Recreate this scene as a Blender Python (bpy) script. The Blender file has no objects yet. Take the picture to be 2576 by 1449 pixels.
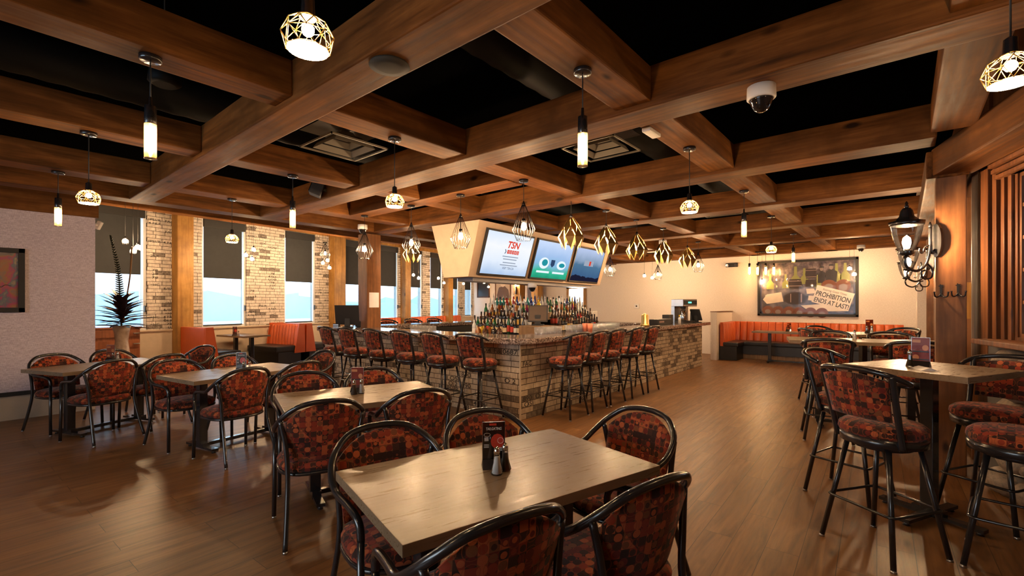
import bpy, bmesh, math, random
from mathutils import Vector, Matrix
R = random.Random(7)
PI = math.pi
SC = bpy.context.scene
COL = SC.collection

# ------------------------------------------------------------------ helpers
def _frames(pts, closed=False):
    n = len(pts); T = []
    for i in range(n):
        if closed: a, b = pts[(i - 1) % n], pts[(i + 1) % n]
        else: a, b = pts[max(i - 1, 0)], pts[min(i + 1, n - 1)]
        t = (b - a)
        T.append(t.normalized() if t.length > 1e-9 else Vector((0, 0, 1)))
    up = Vector((0, 0, 1)) if abs(T[0].z) < 0.9 else Vector((1, 0, 0))
    N = [(up - T[0] * up.dot(T[0])).normalized()]
    for i in range(1, n):
        v = N[-1] - T[i] * N[-1].dot(T[i])
        N.append(v.normalized() if v.length > 1e-6 else N[-1])
    return T, N

def smooth_path(P, k=5, closed=False):
    P = [Vector(p) for p in P]; n = len(P); out = []
    rng = n if closed else n - 1
    for i in range(rng):
        if closed: p0, p1, p2, p3 = P[(i - 1) % n], P[i], P[(i + 1) % n], P[(i + 2) % n]
        else: p0, p1, p2, p3 = P[max(i - 1, 0)], P[i], P[i + 1], P[min(i + 2, n - 1)]
        for j in range(k):
            t = j / k
            out.append(0.5 * ((2 * p1) + (p2 - p0) * t + (2 * p0 - 5 * p1 + 4 * p2 - p3) * t * t + (3 * p1 - p0 - 3 * p2 + p3) * t ** 3))
    if not closed: out.append(P[-1])
    return out

class MB:
    """collects shapes and links them as ONE mesh object"""
    def __init__(s): s.bm = bmesh.new(); s.mi = 0
    def _f(s, vs, smooth=False):
        try:
            f = s.bm.faces.new(vs); f.material_index = s.mi; f.smooth = smooth; return f
        except ValueError: return None
    def box(s, x0, x1, y0, y1, z0, z1, bev=0.0, M=None):
        co = [(x0, y0, z0), (x1, y0, z0), (x1, y1, z0), (x0, y1, z0), (x0, y0, z1), (x1, y0, z1), (x1, y1, z1), (x0, y1, z1)]
        v = [s.bm.verts.new(M @ Vector(c) if M else c) for c in co]
        fs = [s._f([v[i] for i in q]) for q in ((3, 2, 1, 0), (4, 5, 6, 7), (0, 1, 5, 4), (1, 2, 6, 5), (2, 3, 7, 6), (3, 0, 4, 7))]
        if bev:
            es = list({e for f in fs for e in f.edges})
            bmesh.ops.bevel(s.bm, geom=es, offset=bev, segments=2, affect='EDGES', profile=0.6)
        return s
    def hexa(s, bot, top):
        v = [s.bm.verts.new(c) for c in list(bot) + list(top)]
        for q in ((3, 2, 1, 0), (4, 5, 6, 7), (0, 1, 5, 4), (1, 2, 6, 5), (2, 3, 7, 6), (3, 0, 4, 7)): s._f([v[i] for i in q])
        return s
    def quad(s, a, b, c, d): s._f([s.bm.verts.new(p) for p in (a, b, c, d)]); return s
    def poly(s, pts): s._f([s.bm.verts.new(p) for p in pts]); return s
    def prism(s, pts, z0, z1, smooth=False, M=None):
        f = (lambda c: M @ Vector(c)) if M else (lambda c: c)
        b = [s.bm.verts.new(f((p[0], p[1], z0))) for p in pts]; t = [s.bm.verts.new(f((p[0], p[1], z1))) for p in pts]
        n = len(pts); s._f(list(reversed(b))); s._f(t)
        for i in range(n): s._f([b[i], b[(i + 1) % n], t[(i + 1) % n], t[i]], smooth)
        return s
    def tube(s, pts, r, seg=8, closed=False, caps=True):
        pts = [Vector(p) for p in pts]; n = len(pts)
        rr = r if isinstance(r, (list, tuple)) else [r] * n
        T, N = _frames(pts, closed); rings = []
        for i in range(n):
            b = T[i].cross(N[i])
            rings.append([s.bm.verts.new(pts[i] + (N[i] * math.cos(2 * PI * j / seg) + b * math.sin(2 * PI * j / seg)) * rr[i]) for j in range(seg)])
        for i in range(n if closed else n - 1):
            a, c = rings[i], rings[(i + 1) % n]
            for j in range(seg): s._f([a[j], a[(j + 1) % seg], c[(j + 1) % seg], c[j]], True)
        if caps and not closed:
            s._f(list(reversed(rings[0]))); s._f(rings[-1])
        return s
    def cyl(s, p0, p1, r0, r1=None, seg=12): return s.tube([p0, p1], [r0, r0 if r1 is None else r1], seg)
    def lathe(s, prof, c=(0, 0, 0), seg=16, smooth=True, caps=True):
        rings = []
        for r, z in prof:
            if r < 1e-6: rings.append([s.bm.verts.new((c[0], c[1], c[2] + z))])
            else: rings.append([s.bm.verts.new((c[0] + r * math.cos(2 * PI * j / seg), c[1] + r * math.sin(2 * PI * j / seg), c[2] + z)) for j in range(seg)])
        for a, b in zip(rings, rings[1:]):
            for j in range(seg):
                k = (j + 1) % seg
                if len(a) == 1 and len(b) == 1: continue
                if len(a) == 1: s._f([a[0], b[k], b[j]], smooth)
                elif len(b) == 1: s._f([a[j], a[k], b[0]], smooth)
                else: s._f([a[j], a[k], b[k], b[j]], smooth)
        if caps:
            if len(rings[0]) > 2: s._f(list(reversed(rings[0])))
            if len(rings[-1]) > 2: s._f(rings[-1])
        return s
    def ball(s, c, r, u=10, v=6, sz=1.0):
        return s.lathe([(r * math.sin(PI * i / v), -r * sz * math.cos(PI * i / v)) for i in range(v + 1)], c, u)
    def build(s, name, mat, parent=None, loc=None, rot=None, rz=None):
        me = bpy.data.meshes.new(name)
        bmesh.ops.recalc_face_normals(s.bm, faces=s.bm.faces)
        s.bm.to_mesh(me); s.bm.free()
        for m in (mat if isinstance(mat, (list, tuple)) else [mat]): me.materials.append(m)
        o = bpy.data.objects.new(name, me); COL.objects.link(o)
        if parent: o.parent = parent
        if loc: o.location = loc
        if rz is not None: o.rotation_euler = (0, 0, rz)
        if rot: o.rotation_euler = rot
        return o

def empty(name, loc=(0, 0, 0), rz=0):
    o = bpy.data.objects.new(name, None); COL.objects.link(o); o.location = loc; o.rotation_euler = (0, 0, rz)
    o.empty_display_size = 0.1
    return o
def tag(o, label, cat, group=None, kind=None):
    if label: o['label'] = label
    if cat: o['category'] = cat
    if group: o['group'] = group
    if kind: o['kind'] = kind
    return o
def struct(o, label=None):
    o['kind'] = 'structure'
    if label: o['label'] = label
    return o
def dup(root, loc, rz=0, label=None, group=None):
    r = root.copy(); COL.objects.link(r); r.location = loc; r.rotation_euler = (root.rotation_euler[0], root.rotation_euler[1], rz)
    if label: r['label'] = label
    if group: r['group'] = group
    for ch in list(root.children):
        c = ch.copy(); COL.objects.link(c); c.parent = r
        for g in list(ch.children):
            d = g.copy(); COL.objects.link(d); d.parent = c
    return r

def text_polys(body, size=1.0, shear=0.0, bold=0.0):
    """list of flat triangles (2-D) of a piece of lettering, left-bottom at 0,0"""
    cu = bpy.data.curves.new('lettering', 'FONT'); cu.body = body; cu.size = size; cu.shear = shear; cu.offset = bold
    o = bpy.data.objects.new('lettering', cu); COL.objects.link(o)
    dg = bpy.context.evaluated_depsgraph_get(); me = o.evaluated_get(dg).to_mesh()
    tri = []
    for p in me.polygons: tri.append([(me.vertices[i].co.x, me.vertices[i].co.y) for i in p.vertices])
    o.evaluated_get(dg).to_mesh_clear()
    bpy.data.objects.remove(o); bpy.data.curves.remove(cu)
    return tri
_TC = {}
def lettering(mb, body, M, size, shear=0.0, bold=0.0, center=True, width=None):
    key = (body, round(shear, 2), round(bold, 3))
    if key not in _TC: _TC[key] = text_polys(body, 1.0, shear, bold)
    T = _TC[key]
    if not T: return
    xs = [p[0] for t in T for p in t]; w = max(xs) - min(xs); x0 = min(xs)
    sx = size if width is None else width / w
    for t in T:
        mb.poly([M @ Vector((((p[0] - x0) - (w / 2 if center else 0)) * sx, p[1] * size, 0)) for p in t])

def frame(o, ux, uy):
    """matrix whose X is ux, Y is uy, origin o"""
    ux = Vector(ux).normalized(); uy = Vector(uy).normalized(); uz = ux.cross(uy)
    return Matrix(((ux.x, uy.x, uz.x, o[0]), (ux.y, uy.y, uz.y, o[1]), (ux.z, uy.z, uz.z, o[2]), (0, 0, 0, 1)))

# ------------------------------------------------------------------ materials
MATS = {}
class NT:
    def __init__(s, name):
        s.m = bpy.data.materials.new(name); s.m.use_nodes = True; s.t = s.m.node_tree
        s.t.nodes.clear(); s.out = s.t.nodes.new('ShaderNodeOutputMaterial')
        MATS[name] = s.m
    def n(s, typ, **kw):
        nd = s.t.nodes.new('ShaderNode' + typ)
        for k, v in kw.items():
            if k.startswith('i_'):
                key = k[2:].replace('_', ' ')
                nd.inputs[key].default_value = v
            else: setattr(nd, k, v)
        return nd
    def l(s, a, b): s.t.links.new(a, b)
    def ramp(s, src, stops, interp='LINEAR'):
        r = s.t.nodes.new('ShaderNodeValToRGB'); r.color_ramp.interpolation = interp
        el = r.color_ramp.elements
        while len(el) < len(stops): el.new(0.5)
        for e, (p, c) in zip(el, stops): e.position = p; e.color = (*c, 1) if len(c) == 3 else c
        s.l(src, r.inputs[0]); return r.outputs[0]
    def coords(s, which='Object', scale=(1, 1, 1), rot=(0, 0, 0)):
        tc = s.n('TexCoord'); mp = s.n('Mapping'); mp.inputs['Scale'].default_value = scale; mp.inputs['Rotation'].default_value = rot
        s.l(tc.outputs[which], mp.inputs['Vector']); return mp.outputs[0]
    def mix(s, fac, a, b, mode='MIX'):
        m = s.n('Mix', data_type='RGBA', blend_type=mode)
        for sock, v in ((m.inputs[0], fac), (m.inputs[6], a), (m.inputs[7], b)):
            if hasattr(v, 'is_output'): s.l(v, sock)
            elif isinstance(v, (int, float)): sock.default_value = v
            else: sock.default_value = (*v, 1)
        return m.outputs[2]
    def math(s, op, a, b=None):
        m = s.n('Math', operation=op)
        for sock, v in ((m.inputs[0], a), (m.inputs[1], b)):
            if v is None: continue
            if hasattr(v, 'is_output'): s.l(v, sock)
            else: sock.default_value = v
        return m.outputs[0]
    def noise(s, vec, scale, detail=3, rough=0.55, dist=0.0):
        nd = s.n('TexNoise'); nd.inputs['Scale'].default_value = scale; nd.inputs['Detail'].default_value = detail
        nd.inputs['Roughness'].default_value = rough; nd.inputs['Distortion'].default_value = dist
        s.l(vec, nd.inputs['Vector']); return nd.outputs[0]
    def done(s, color, rough=0.5, metal=0.0, bump=None, bstr=0.2, bdist=0.01, spec=0.5, coat=0.0, **kw):
        b = s.n('BsdfPrincipled')
        for nm, v in (('Base Color', color), ('Roughness', rough), ('Metallic', metal), ('Specular IOR Level', spec), ('Coat Weight', coat)):
            if hasattr(v, 'is_output'): s.l(v, b.inputs[nm])
            elif isinstance(v, (tuple, list)): b.inputs[nm].default_value = (*v, 1) if len(v) == 3 else v
            else: b.inputs[nm].default_value = v
        for k, v in kw.items(): b.inputs[k].default_value = v
        if bump is not None:
            bp = s.n('Bump'); bp.inputs['Strength'].default_value = bstr; bp.inputs['Distance'].default_value = bdist
            s.l(bump, bp.inputs['Height']); s.l(bp.outputs[0], b.inputs['Normal'])
        s.l(b.outputs[0], s.out.inputs[0]); return s.m

def flat(name, col, rough=0.5, metal=0.0, **kw):
    """one plain colour, broken up by a faint noise"""
    t = NT(name); v = t.coords('Object')
    nz = t.noise(v, 9.0, 2)
    c = t.mix(nz, tuple(x * 0.88 for x in col), tuple(min(1, x * 1.1) for x in col))
    return t.done(c, rough, metal, **kw)
def emit(name, col, strength):
    t = NT(name); e = t.n('Emission'); e.inputs[0].default_value = (*col, 1); e.inputs[1].default_value = strength
    t.l(e.outputs[0], t.out.inputs[0]); return t.m
def wood(name, dark, mid, light, rough=0.55, along='X', knots=True, gscale=1.0, spec=0.35):
    t = NT(name)
    sc = {'X': (0.35, 4.5, 4.5), 'Y': (4.5, 0.35, 4.5), 'Z': (4.5, 4.5, 0.35)}[along]
    oi = t.n('ObjectInfo'); tc = t.n('TexCoord')
    add = t.n('VectorMath', operation='ADD'); t.l(tc.outputs['Object'], add.inputs[0])
    sca = t.n('VectorMath', operation='SCALE'); sca.inputs['Scale'].default_value = 37.0
    cmb = t.n('CombineXYZ'); t.l(oi.outputs['Random'], cmb.inputs[0]); t.l(oi.outputs['Random'], cmb.inputs[1]); t.l(oi.outputs['Random'], cmb.inputs[2])
    t.l(cmb.outputs[0], sca.inputs[0]); t.l(sca.outputs[0], add.inputs[1])
    mp = t.n('Mapping'); mp.inputs['Scale'].default_value = tuple(x * gscale for x in sc); t.l(add.outputs[0], mp.inputs[0])
    v = mp.outputs[0]
    n1 = t.noise(v, 1.6, 5, 0.6, 0.6); n2 = t.noise(v, 9.0, 4, 0.6)
    w = t.n('TexWave', wave_type='BANDS', bands_direction={'X': 'Y', 'Y': 'X', 'Z': 'X'}[along]); w.inputs['Scale'].default_value = 1.1; w.inputs['Distortion'].default_value = 14.0; w.inputs['Detail'].default_value = 3
    t.l(v, w.inputs[0])
    f = t.math('ADD', t.math('MULTIPLY', n1, 0.60), t.math('ADD', t.math('MULTIPLY', w.outputs[1], 0.07), t.math('MULTIPLY', n2, 0.33)))
    c = t.ramp(f, [(0.34, dark), (0.49, mid), (0.66, light)])
    big = t.noise(add.outputs[0], 1.6, 4, 0.65)
    c = t.mix(t.ramp(big, [(0.42, (0, 0, 0)), (0.66, (0.75, 0.75, 0.75))]), c, tuple(x * 0.5 for x in mid))
    if knots:
        vo = t.n('TexVoronoi'); vo.inputs['Scale'].default_value = 1.0
        mk = t.n('Mapping'); mk.inputs['Scale'].default_value = {'X': (1.4, 3.2, 3.2), 'Y': (3.2, 1.4, 3.2), 'Z': (3.2, 3.2, 1.4)}[along]; t.l(add.outputs[0], mk.inputs[0]); t.l(mk.outputs[0], vo.inputs['Vector'])
        k = t.ramp(vo.outputs['Distance'], [(0.05, (1, 1, 1)), (0.11, (0, 0, 0))])
        c = t.mix(k, c, tuple(x * 0.4 for x in dark))
    rg = t.ramp(n2, [(0.3, (rough - 0.1,) * 3), (0.7, (rough + 0.12,) * 3)])
    return t.done(c, rg, 0, bump=f, bstr=0.35, bdist=0.006, spec=spec)
def glassy(name, tint, gloss=0.25, rough=0.02):
    """thin clear glass: see-through with a sheen"""
    t = NT(name); tr = t.n('BsdfTransparent'); tr.inputs[0].default_value = (*tint, 1)
    g = t.n('BsdfGlossy'); g.inputs['Roughness'].default_value = rough; g.inputs[0].default_value = (1, 1, 1, 1)
    lw = t.n('LayerWeight'); lw.inputs[0].default_value = 0.35
    f = t.math('MULTIPLY', lw.outputs['Fresnel'], gloss * 3)
    mx = t.n('MixShader'); t.l(f, mx.inputs[0]); t.l(tr.outputs[0], mx.inputs[1]); t.l(g.outputs[0], mx.inputs[2]); t.l(mx.outputs[0], t.out.inputs[0])
    return t.m
# ------------------------------------------------------------------ the materials of the place
M_BEAM = wood('rough_sawn_beam', (0.045, 0.016, 0.004), (0.135, 0.050, 0.012), (0.245, 0.100, 0.026), 0.6, 'X', spec=0.12)
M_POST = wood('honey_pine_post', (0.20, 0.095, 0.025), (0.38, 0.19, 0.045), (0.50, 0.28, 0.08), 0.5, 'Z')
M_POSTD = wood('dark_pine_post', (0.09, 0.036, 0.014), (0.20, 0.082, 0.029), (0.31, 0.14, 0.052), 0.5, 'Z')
M_BOARD = wood('stained_board', (0.050, 0.018, 0.006), (0.13, 0.045, 0.014), (0.22, 0.085, 0.028), 0.5, 'Z')
M_LAM = wood('grey_oak_laminate', (0.200, 0.136, 0.080), (0.232, 0.160, 0.096), (0.262, 0.184, 0.112), 0.33, 'X', False, 1.8, spec=0.5)
M_LAMV = wood('brown_oak_laminate', (0.16, 0.09, 0.045), (0.26, 0.15, 0.075), (0.34, 0.21, 0.11), 0.45, 'Z', False)
M_CHERRY = wood('cherry_veneer', (0.14, 0.04, 0.015), (0.24, 0.075, 0.028), (0.32, 0.11, 0.045), 0.4, 'Z', False)
M_BLACK = flat('black_painted_steel', (0.016, 0.016, 0.018), 0.24, 0.0, spec=0.6, coat=0.3)
M_MATTE = flat('matt_black', (0.012, 0.012, 0.013), 0.6)
M_CEIL = flat('black_ceiling_paint', (0.0012, 0.0012, 0.0012), 0.95, spec=0.0)
M_DUCT = flat('black_spiral_duct', (0.004, 0.004, 0.004), 0.6, spec=0.1)
M_ORANGE = flat('orange_vinyl', (0.50, 0.085, 0.016), 0.42)
M_VINYL = flat('black_vinyl', (0.010, 0.010, 0.011), 0.4)
M_WHITE = flat('white_plastic', (0.72, 0.70, 0.68), 0.45)
M_WFRAME = flat('white_window_frame', (0.75, 0.78, 0.8), 0.4)
M_STEEL = flat('brushed_steel', (0.55, 0.54, 0.52), 0.28, 1.0)
M_CHROME = flat('chrome', (0.8, 0.8, 0.8), 0.08, 1.0)
M_GOLD = flat('gold_lining', (0.90, 0.60, 0.20), 0.36, 1.0)
M_BRONZE = flat('bronze_gold_outside', (0.36, 0.23, 0.09), 0.28, 0.9)
M_GREEN = flat('dark_leaf', (0.012, 0.022, 0.012), 0.5)
M_PURPLE = flat('burgundy_leaf', (0.06, 0.010, 0.025), 0.45)
M_DRIED = flat('dried_stem', (0.22, 0.13, 0.06), 0.8)
M_PAPER = flat('white_paper', (0.75, 0.74, 0.76), 0.8)
M_CARDBLK = flat('black_card', (0.018, 0.014, 0.014), 0.35)
M_CARDRED = flat('red_card', (0.45, 0.04, 0.02), 0.35)
M_CARDORG = flat('orange_card', (0.60, 0.22, 0.08), 0.35)
M_CARDWHT = flat('white_print', (0.8, 0.76, 0.7), 0.5)
M_SALT = flat('white_salt', (0.75, 0.70, 0.65), 0.7)
M_PEPPER = flat('ground_pepper', (0.05, 0.035, 0.02), 0.8)
M_INK = flat('black_ink', (0.035, 0.028, 0.022), 0.8)
M_SHADE = flat('charcoal_roller_cloth', (0.042, 0.044, 0.046), 0.9, spec=0.1)
M_HEM = flat('black_hem_bar', (0.02, 0.02, 0.02), 0.5)
M_STONEW = flat('wainscot_panel', (0.52, 0.42, 0.31), 0.6)
M_BOXP = flat('cream_painted_box', (0.60, 0.45, 0.32), 0.6)
M_ALU = flat('grey_speaker_cloth', (0.016, 0.015, 0.012), 0.8)
M_VENT = flat('ivory_vent_enamel', (0.16, 0.14, 0.11), 0.5)
M_GLASS = glassy('clear_glass', (0.97, 0.97, 0.96), 0.3)
def m_amber():
    t = NT('amber_tinted_glass'); tr = t.n('BsdfTransparent'); tr.inputs[0].default_value = (1.0, 0.86, 0.62, 1)
    tl = t.n('BsdfTranslucent'); tl.inputs[0].default_value = (0.9, 0.62, 0.32, 1)
    mx = t.n('MixShader'); mx.inputs[0].default_value = 0.22; t.l(tr.outputs[0], mx.inputs[1]); t.l(tl.outputs[0], mx.inputs[2])
    g = t.n('BsdfGlossy'); g.inputs['Roughness'].default_value = 0.05; m2 = t.n('MixShader'); m2.inputs[0].default_value = 0.06
    t.l(mx.outputs[0], m2.inputs[1]); t.l(g.outputs[0], m2.inputs[2]); t.l(m2.outputs[0], t.out.inputs[0]); return t.m
M_AMBERG = m_amber()
def m_tumbler():
    t = NT('tumbler_glass'); tr = t.n('BsdfTransparent'); tr.inputs[0].default_value = (0.97, 0.97, 0.97, 1)
    tl = t.n('BsdfTranslucent'); tl.inputs[0].default_value = (0.9, 0.9, 0.92, 1); mx = t.n('MixShader'); mx.inputs[0].default_value = 0.30
    t.l(tr.outputs[0], mx.inputs[1]); t.l(tl.outputs[0], mx.inputs[2]); g = t.n('BsdfGlossy'); g.inputs['Roughness'].default_value = 0.06
    m2 = t.n('MixShader'); m2.inputs[0].default_value = 0.15; t.l(mx.outputs[0], m2.inputs[1]); t.l(g.outputs[0], m2.inputs[2]); t.l(m2.outputs[0], t.out.inputs[0]); return t.m
M_TUMBLER = m_tumbler()
M_WINGLASS = glassy('window_glass', (0.95, 0.98, 1.0), 0.12)
WARM = (1.0, 0.63, 0.33)
M_BULB = emit('bulb_warm', WARM, 1500.0)
M_BULBS = emit('bulb_small', WARM, 900.0)
M_FILA = emit('tube_filament', (1.0, 0.60, 0.28), 230.0)
M_DISC = emit('frosted_disc_lit', (1.0, 0.66, 0.34), 110.0)
M_LANT = emit('lantern_bulb', (1.0, 0.62, 0.32), 1300.0)
M_LEDG = emit('green_led', (0.1, 1.0, 0.5), 3.0)

def m_floor():
    t = NT('plank_floor'); v = t.coords('Object', rot=(0, 0, math.radians(-2)))
    b = t.n('TexBrick', offset=0.37, squash=1.0); t.l(v, b.inputs[0])
    b.inputs['Scale'].default_value = 1.0; b.inputs['Mortar Size'].default_value = 0.0016; b.inputs['Brick Width'].default_value = 1.22; b.inputs['Row Height'].default_value = 0.18
    b.inputs['Color1'].default_value = (0, 0, 0, 1); b.inputs['Color2'].default_value = (1, 1, 1, 1); b.inputs['Mortar'].default_value = (0, 0, 0, 1)
    mp = t.n('Mapping'); mp.inputs['Scale'].default_value = (0.8, 9, 1); t.l(v, mp.inputs[0])
    sh = t.n('VectorMath', operation='ADD'); t.l(mp.outputs[0], sh.inputs[0])
    sc = t.n('VectorMath', operation='SCALE'); sc.inputs['Scale'].default_value = 23.0; t.l(b.outputs['Color'], sc.inputs[0]); t.l(sc.outputs[0], sh.inputs[1])
    g = t.noise(sh.outputs[0], 1.6, 6, 0.62, 0.8); g2 = t.noise(sh.outputs[0], 7.0, 4, 0.6)
    f = t.math('ADD', t.math('MULTIPLY', g, 0.7), t.math('MULTIPLY', g2, 0.3))
    c = t.ramp(f, [(0.3, (0.050, 0.020, 0.007)), (0.5, (0.185, 0.082, 0.027)), (0.72, (0.32, 0.160, 0.058))])
    c = t.mix(t.math('MULTIPLY', b.outputs['Color'], 0.35), c, (0.11, 0.055, 0.028))
    kn = t.n('TexVoronoi'); kn.inputs['Scale'].default_value = 1.0; mk = t.n('Mapping'); mk.inputs['Scale'].default_value = (1.7, 5, 1); t.l(v, mk.inputs[0]); t.l(mk.outputs[0], kn.inputs['Vector'])
    c = t.mix(t.ramp(kn.outputs['Distance'], [(0.03, (0.8, 0.8, 0.8)), (0.14, (0, 0, 0))]), c, (0.04, 0.02, 0.01))
    c = t.mix(b.outputs['Fac'], c, (0.03, 0.015, 0.008))
    r = t.ramp(g2, [(0.3, (0.33,) * 3), (0.7, (0.46,) * 3)])
    return t.done(c, r, bump=t.math('SUBTRACT', t.math('MULTIPLY', f, 0.5), b.outputs['Fac']), bstr=0.25, bdist=0.003, spec=0.5)
M_FLOOR = m_floor()

def m_brick(name, light, mid, dark, mortar, darkshare=0.10):
    """thin printed plank bricks: local X along the wall, local Z up"""
    t = NT(name); tc = t.n('TexCoord'); sp = t.n('SeparateXYZ'); t.l(tc.outputs['Object'], sp.inputs[0]); cb = t.n('CombineXYZ'); t.l(sp.outputs[0], cb.inputs[0]); t.l(sp.outputs[2], cb.inputs[1])
    b = t.n('TexBrick', offset=0.43, offset_frequency=2, squash=0.8, squash_frequency=3); t.l(cb.outputs[0], b.inputs[0])
    for k, val in (('Scale', 1.0), ('Mortar Size', 0.005), ('Mortar Smooth', 0.1), ('Brick Width', 0.27), ('Row Height', 0.075), ('Bias', 0.0)): b.inputs[k].default_value = val
    b.inputs['Color1'].default_value = (0, 0, 0, 1); b.inputs['Color2'].default_value = (1, 1, 1, 1); b.inputs['Mortar'].default_value = (0.5, 0.5, 0.5, 1)
    mp = t.n('Mapping'); mp.inputs['Scale'].default_value = (26, 3, 1); t.l(cb.outputs[0], mp.inputs[0])
    st = t.noise(mp.outputs[0], 2.0, 3, 0.6); big = t.noise(cb.outputs[0], 14.0, 3, 0.6)
    base = t.ramp(b.outputs['Color'], [(0.0, dark), (darkshare, dark), (darkshare + 0.01, mid), (0.65, light), (1.0, mid)], 'LINEAR')
    c = t.mix(t.ramp(st, [(0.40, (0.5, 0.5, 0.5)), (0.62, (0, 0, 0))]), base, tuple(x * 0.55 for x in mid))
    c = t.mix(t.ramp(big, [(0.32, (0.7, 0.7, 0.7)), (0.5, (0, 0, 0))]), c, tuple(x * 0.6 for x in mid))
    c = t.mix(b.outputs['Fac'], c, mortar)
    return t.done(c, 0.75, bump=t.math('SUBTRACT', t.math('MULTIPLY', st, 0.2), b.outputs['Fac']), bstr=0.6, bdist=0.004)
M_BRICK = m_brick('printed_plank_brick', (0.74, 0.68, 0.61), (0.62, 0.55, 0.48), (0.10, 0.075, 0.06), (0.07, 0.05, 0.035))
M_BRICKB = m_brick('printed_bar_brick', (0.60, 0.49, 0.36), (0.48, 0.37, 0.26), (0.08, 0.058, 0.042), (0.05, 0.034, 0.022), 0.12)

def m_fabric():
    t = NT('retro_print_fabric'); v = t.coords('Object', scale=(30, 30, 30))
    vo = t.n('TexVoronoi'); vo.inputs['Scale'].default_value = 1.0; vo.inputs['Randomness'].default_value = 0.0; t.l(v, vo.inputs['Vector'])
    sp = t.n('SeparateColor'); t.l(vo.outputs['Color'], sp.inputs[0])
    A = [(0.0, (0.030, 0.009, 0.006)), (0.22, (0.14, 0.016, 0.009)), (0.42, (0.26, 0.034, 0.012)), (0.6, (0.055, 0.018, 0.009)), (0.74, (0.42, 0.095, 0.028)), (0.9, (0.19, 0.060, 0.020))]
    c1 = t.ramp(sp.outputs[0], A, 'CONSTANT'); c2 = t.ramp(sp.outputs[1], A, 'CONSTANT')
    m = t.mix(t.ramp(vo.outputs['Distance'], [(0.0, (1, 1, 1)), (0.52, (0, 0, 0))], 'CONSTANT'), c1, c2)
    v2 = t.n('TexVoronoi'); v2.inputs['Scale'].default_value = 0.5; v2.inputs['Randomness'].default_value = 0.0; t.l(v, v2.inputs['Vector'])
    ring = t.ramp(v2.outputs['Distance'], [(0.0, (0, 0, 0)), (0.41, (0.6, 0.6, 0.6)), (0.45, (0, 0, 0))], 'CONSTANT')
    m = t.mix(ring, m, (0.24, 0.055, 0.018))
    wv = t.noise(v, 18.0, 2)
    return t.done(m, 0.85, bump=wv, bstr=0.2, bdist=0.002, spec=0.25, **{'Sheen Weight': 0.12})
M_FABRIC = m_fabric()

def m_granite():
    t = NT('speckled_granite'); v = t.coords('Object')
    a = t.noise(v, 38, 4, 0.7); b = t.n('TexVoronoi'); b.inputs['Scale'].default_value = 70; t.l(v, b.inputs['Vector'])
    c = t.ramp(a, [(0.32, (0.03, 0.025, 0.025)), (0.45, (0.16, 0.11, 0.09)), (0.55, (0.34, 0.27, 0.24)), (0.7, (0.55, 0.48, 0.45))])
    sp = t.n('SeparateColor'); t.l(b.outputs['Color'], sp.inputs[0])
    c = t.mix(t.ramp(sp.outputs[0], [(0.78, (0, 0, 0)), (0.8, (0.8, 0.8, 0.8))]), c, (0.025, 0.02, 0.02))
    return t.done(c, 0.09, spec=0.5)
M_GRANITE = m_granite()

def m_paper(name, a, b):
    t = NT(name); v = t.coords('Object')
    m1 = t.n('Mapping'); m1.inputs['Scale'].default_value = (220, 220, 30); t.l(v, m1.inputs[0])
    m2 = t.n('Mapping'); m2.inputs['Scale'].default_value = (30, 30, 220); t.l(v, m2.inputs[0])
    n = t.math('MULTIPLY', t.noise(m1.outputs[0], 1, 2), t.noise(m2.outputs[0], 1, 2))
    c = t.ramp(n, [(0.16, a), (0.34, b)])
    return t.done(c, 0.7, bump=n, bstr=0.15, bdist=0.002)
M_CREAM = m_paper('cream_woven_wallpaper', (0.66, 0.58, 0.51), (0.80, 0.73, 0.66))
M_COOLLIT = m_paper('cool_lit_woven_wallpaper', (0.46, 0.39, 0.47), (0.70, 0.63, 0.70))  # same paper as the cream one, bluish daylight put into its colour

def m_mesh():
    """see-through solar screen"""
    t = NT('blue_solar_screen'); tr = t.n('BsdfTransparent'); tr.inputs[0].default_value = (0.80, 0.92, 1.0, 1)
    d = t.n('BsdfDiffuse'); d.inputs[0].default_value = (0.30, 0.45, 0.55, 1)
    mx = t.n('MixShader'); mx.inputs[0].default_value = 0.30
    t.l(tr.outputs[0], mx.inputs[1]); t.l(d.outputs[0], mx.inputs[2]); t.l(mx.outputs[0], t.out.inputs[0]); return t.m
M_MESH = m_mesh()
def m_stone():
    t = NT('river_stone'); v = t.coords('Object'); oi = t.n('ObjectInfo')
    c0 = t.ramp(oi.outputs['Random'], [(0, (0.26, 0.20, 0.15)), (0.4, (0.20, 0.19, 0.18)), (0.7, (0.33, 0.24, 0.16)), (1, (0.16, 0.13, 0.11))])
    n = t.noise(v, 30, 4, 0.7); c = t.mix(t.ramp(n, [(0.4, (0, 0, 0)), (0.65, (0.7, 0.7, 0.7))]), c0, (0.09, 0.075, 0.065))
    return t.done(c, 0.6, bump=n, bstr=0.2, bdist=0.004)
M_STONE = m_stone()
def m_art():
    t = NT('abstract_painting'); v = t.coords('Object'); n = t.noise(v, 3.2, 5, 0.6, 1.5)
    c = t.ramp(n, [(0.3, (0.03, 0.03, 0.05)), (0.42, (0.16, 0.13, 0.14)), (0.5, (0.30, 0.12, 0.05)), (0.56, (0.35, 0.04, 0.12)), (0.62, (0.10, 0.12, 0.16)), (0.75, (0.40, 0.28, 0.16))])
    return t.done(c, 0.35)
M_ART = m_art()
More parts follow.
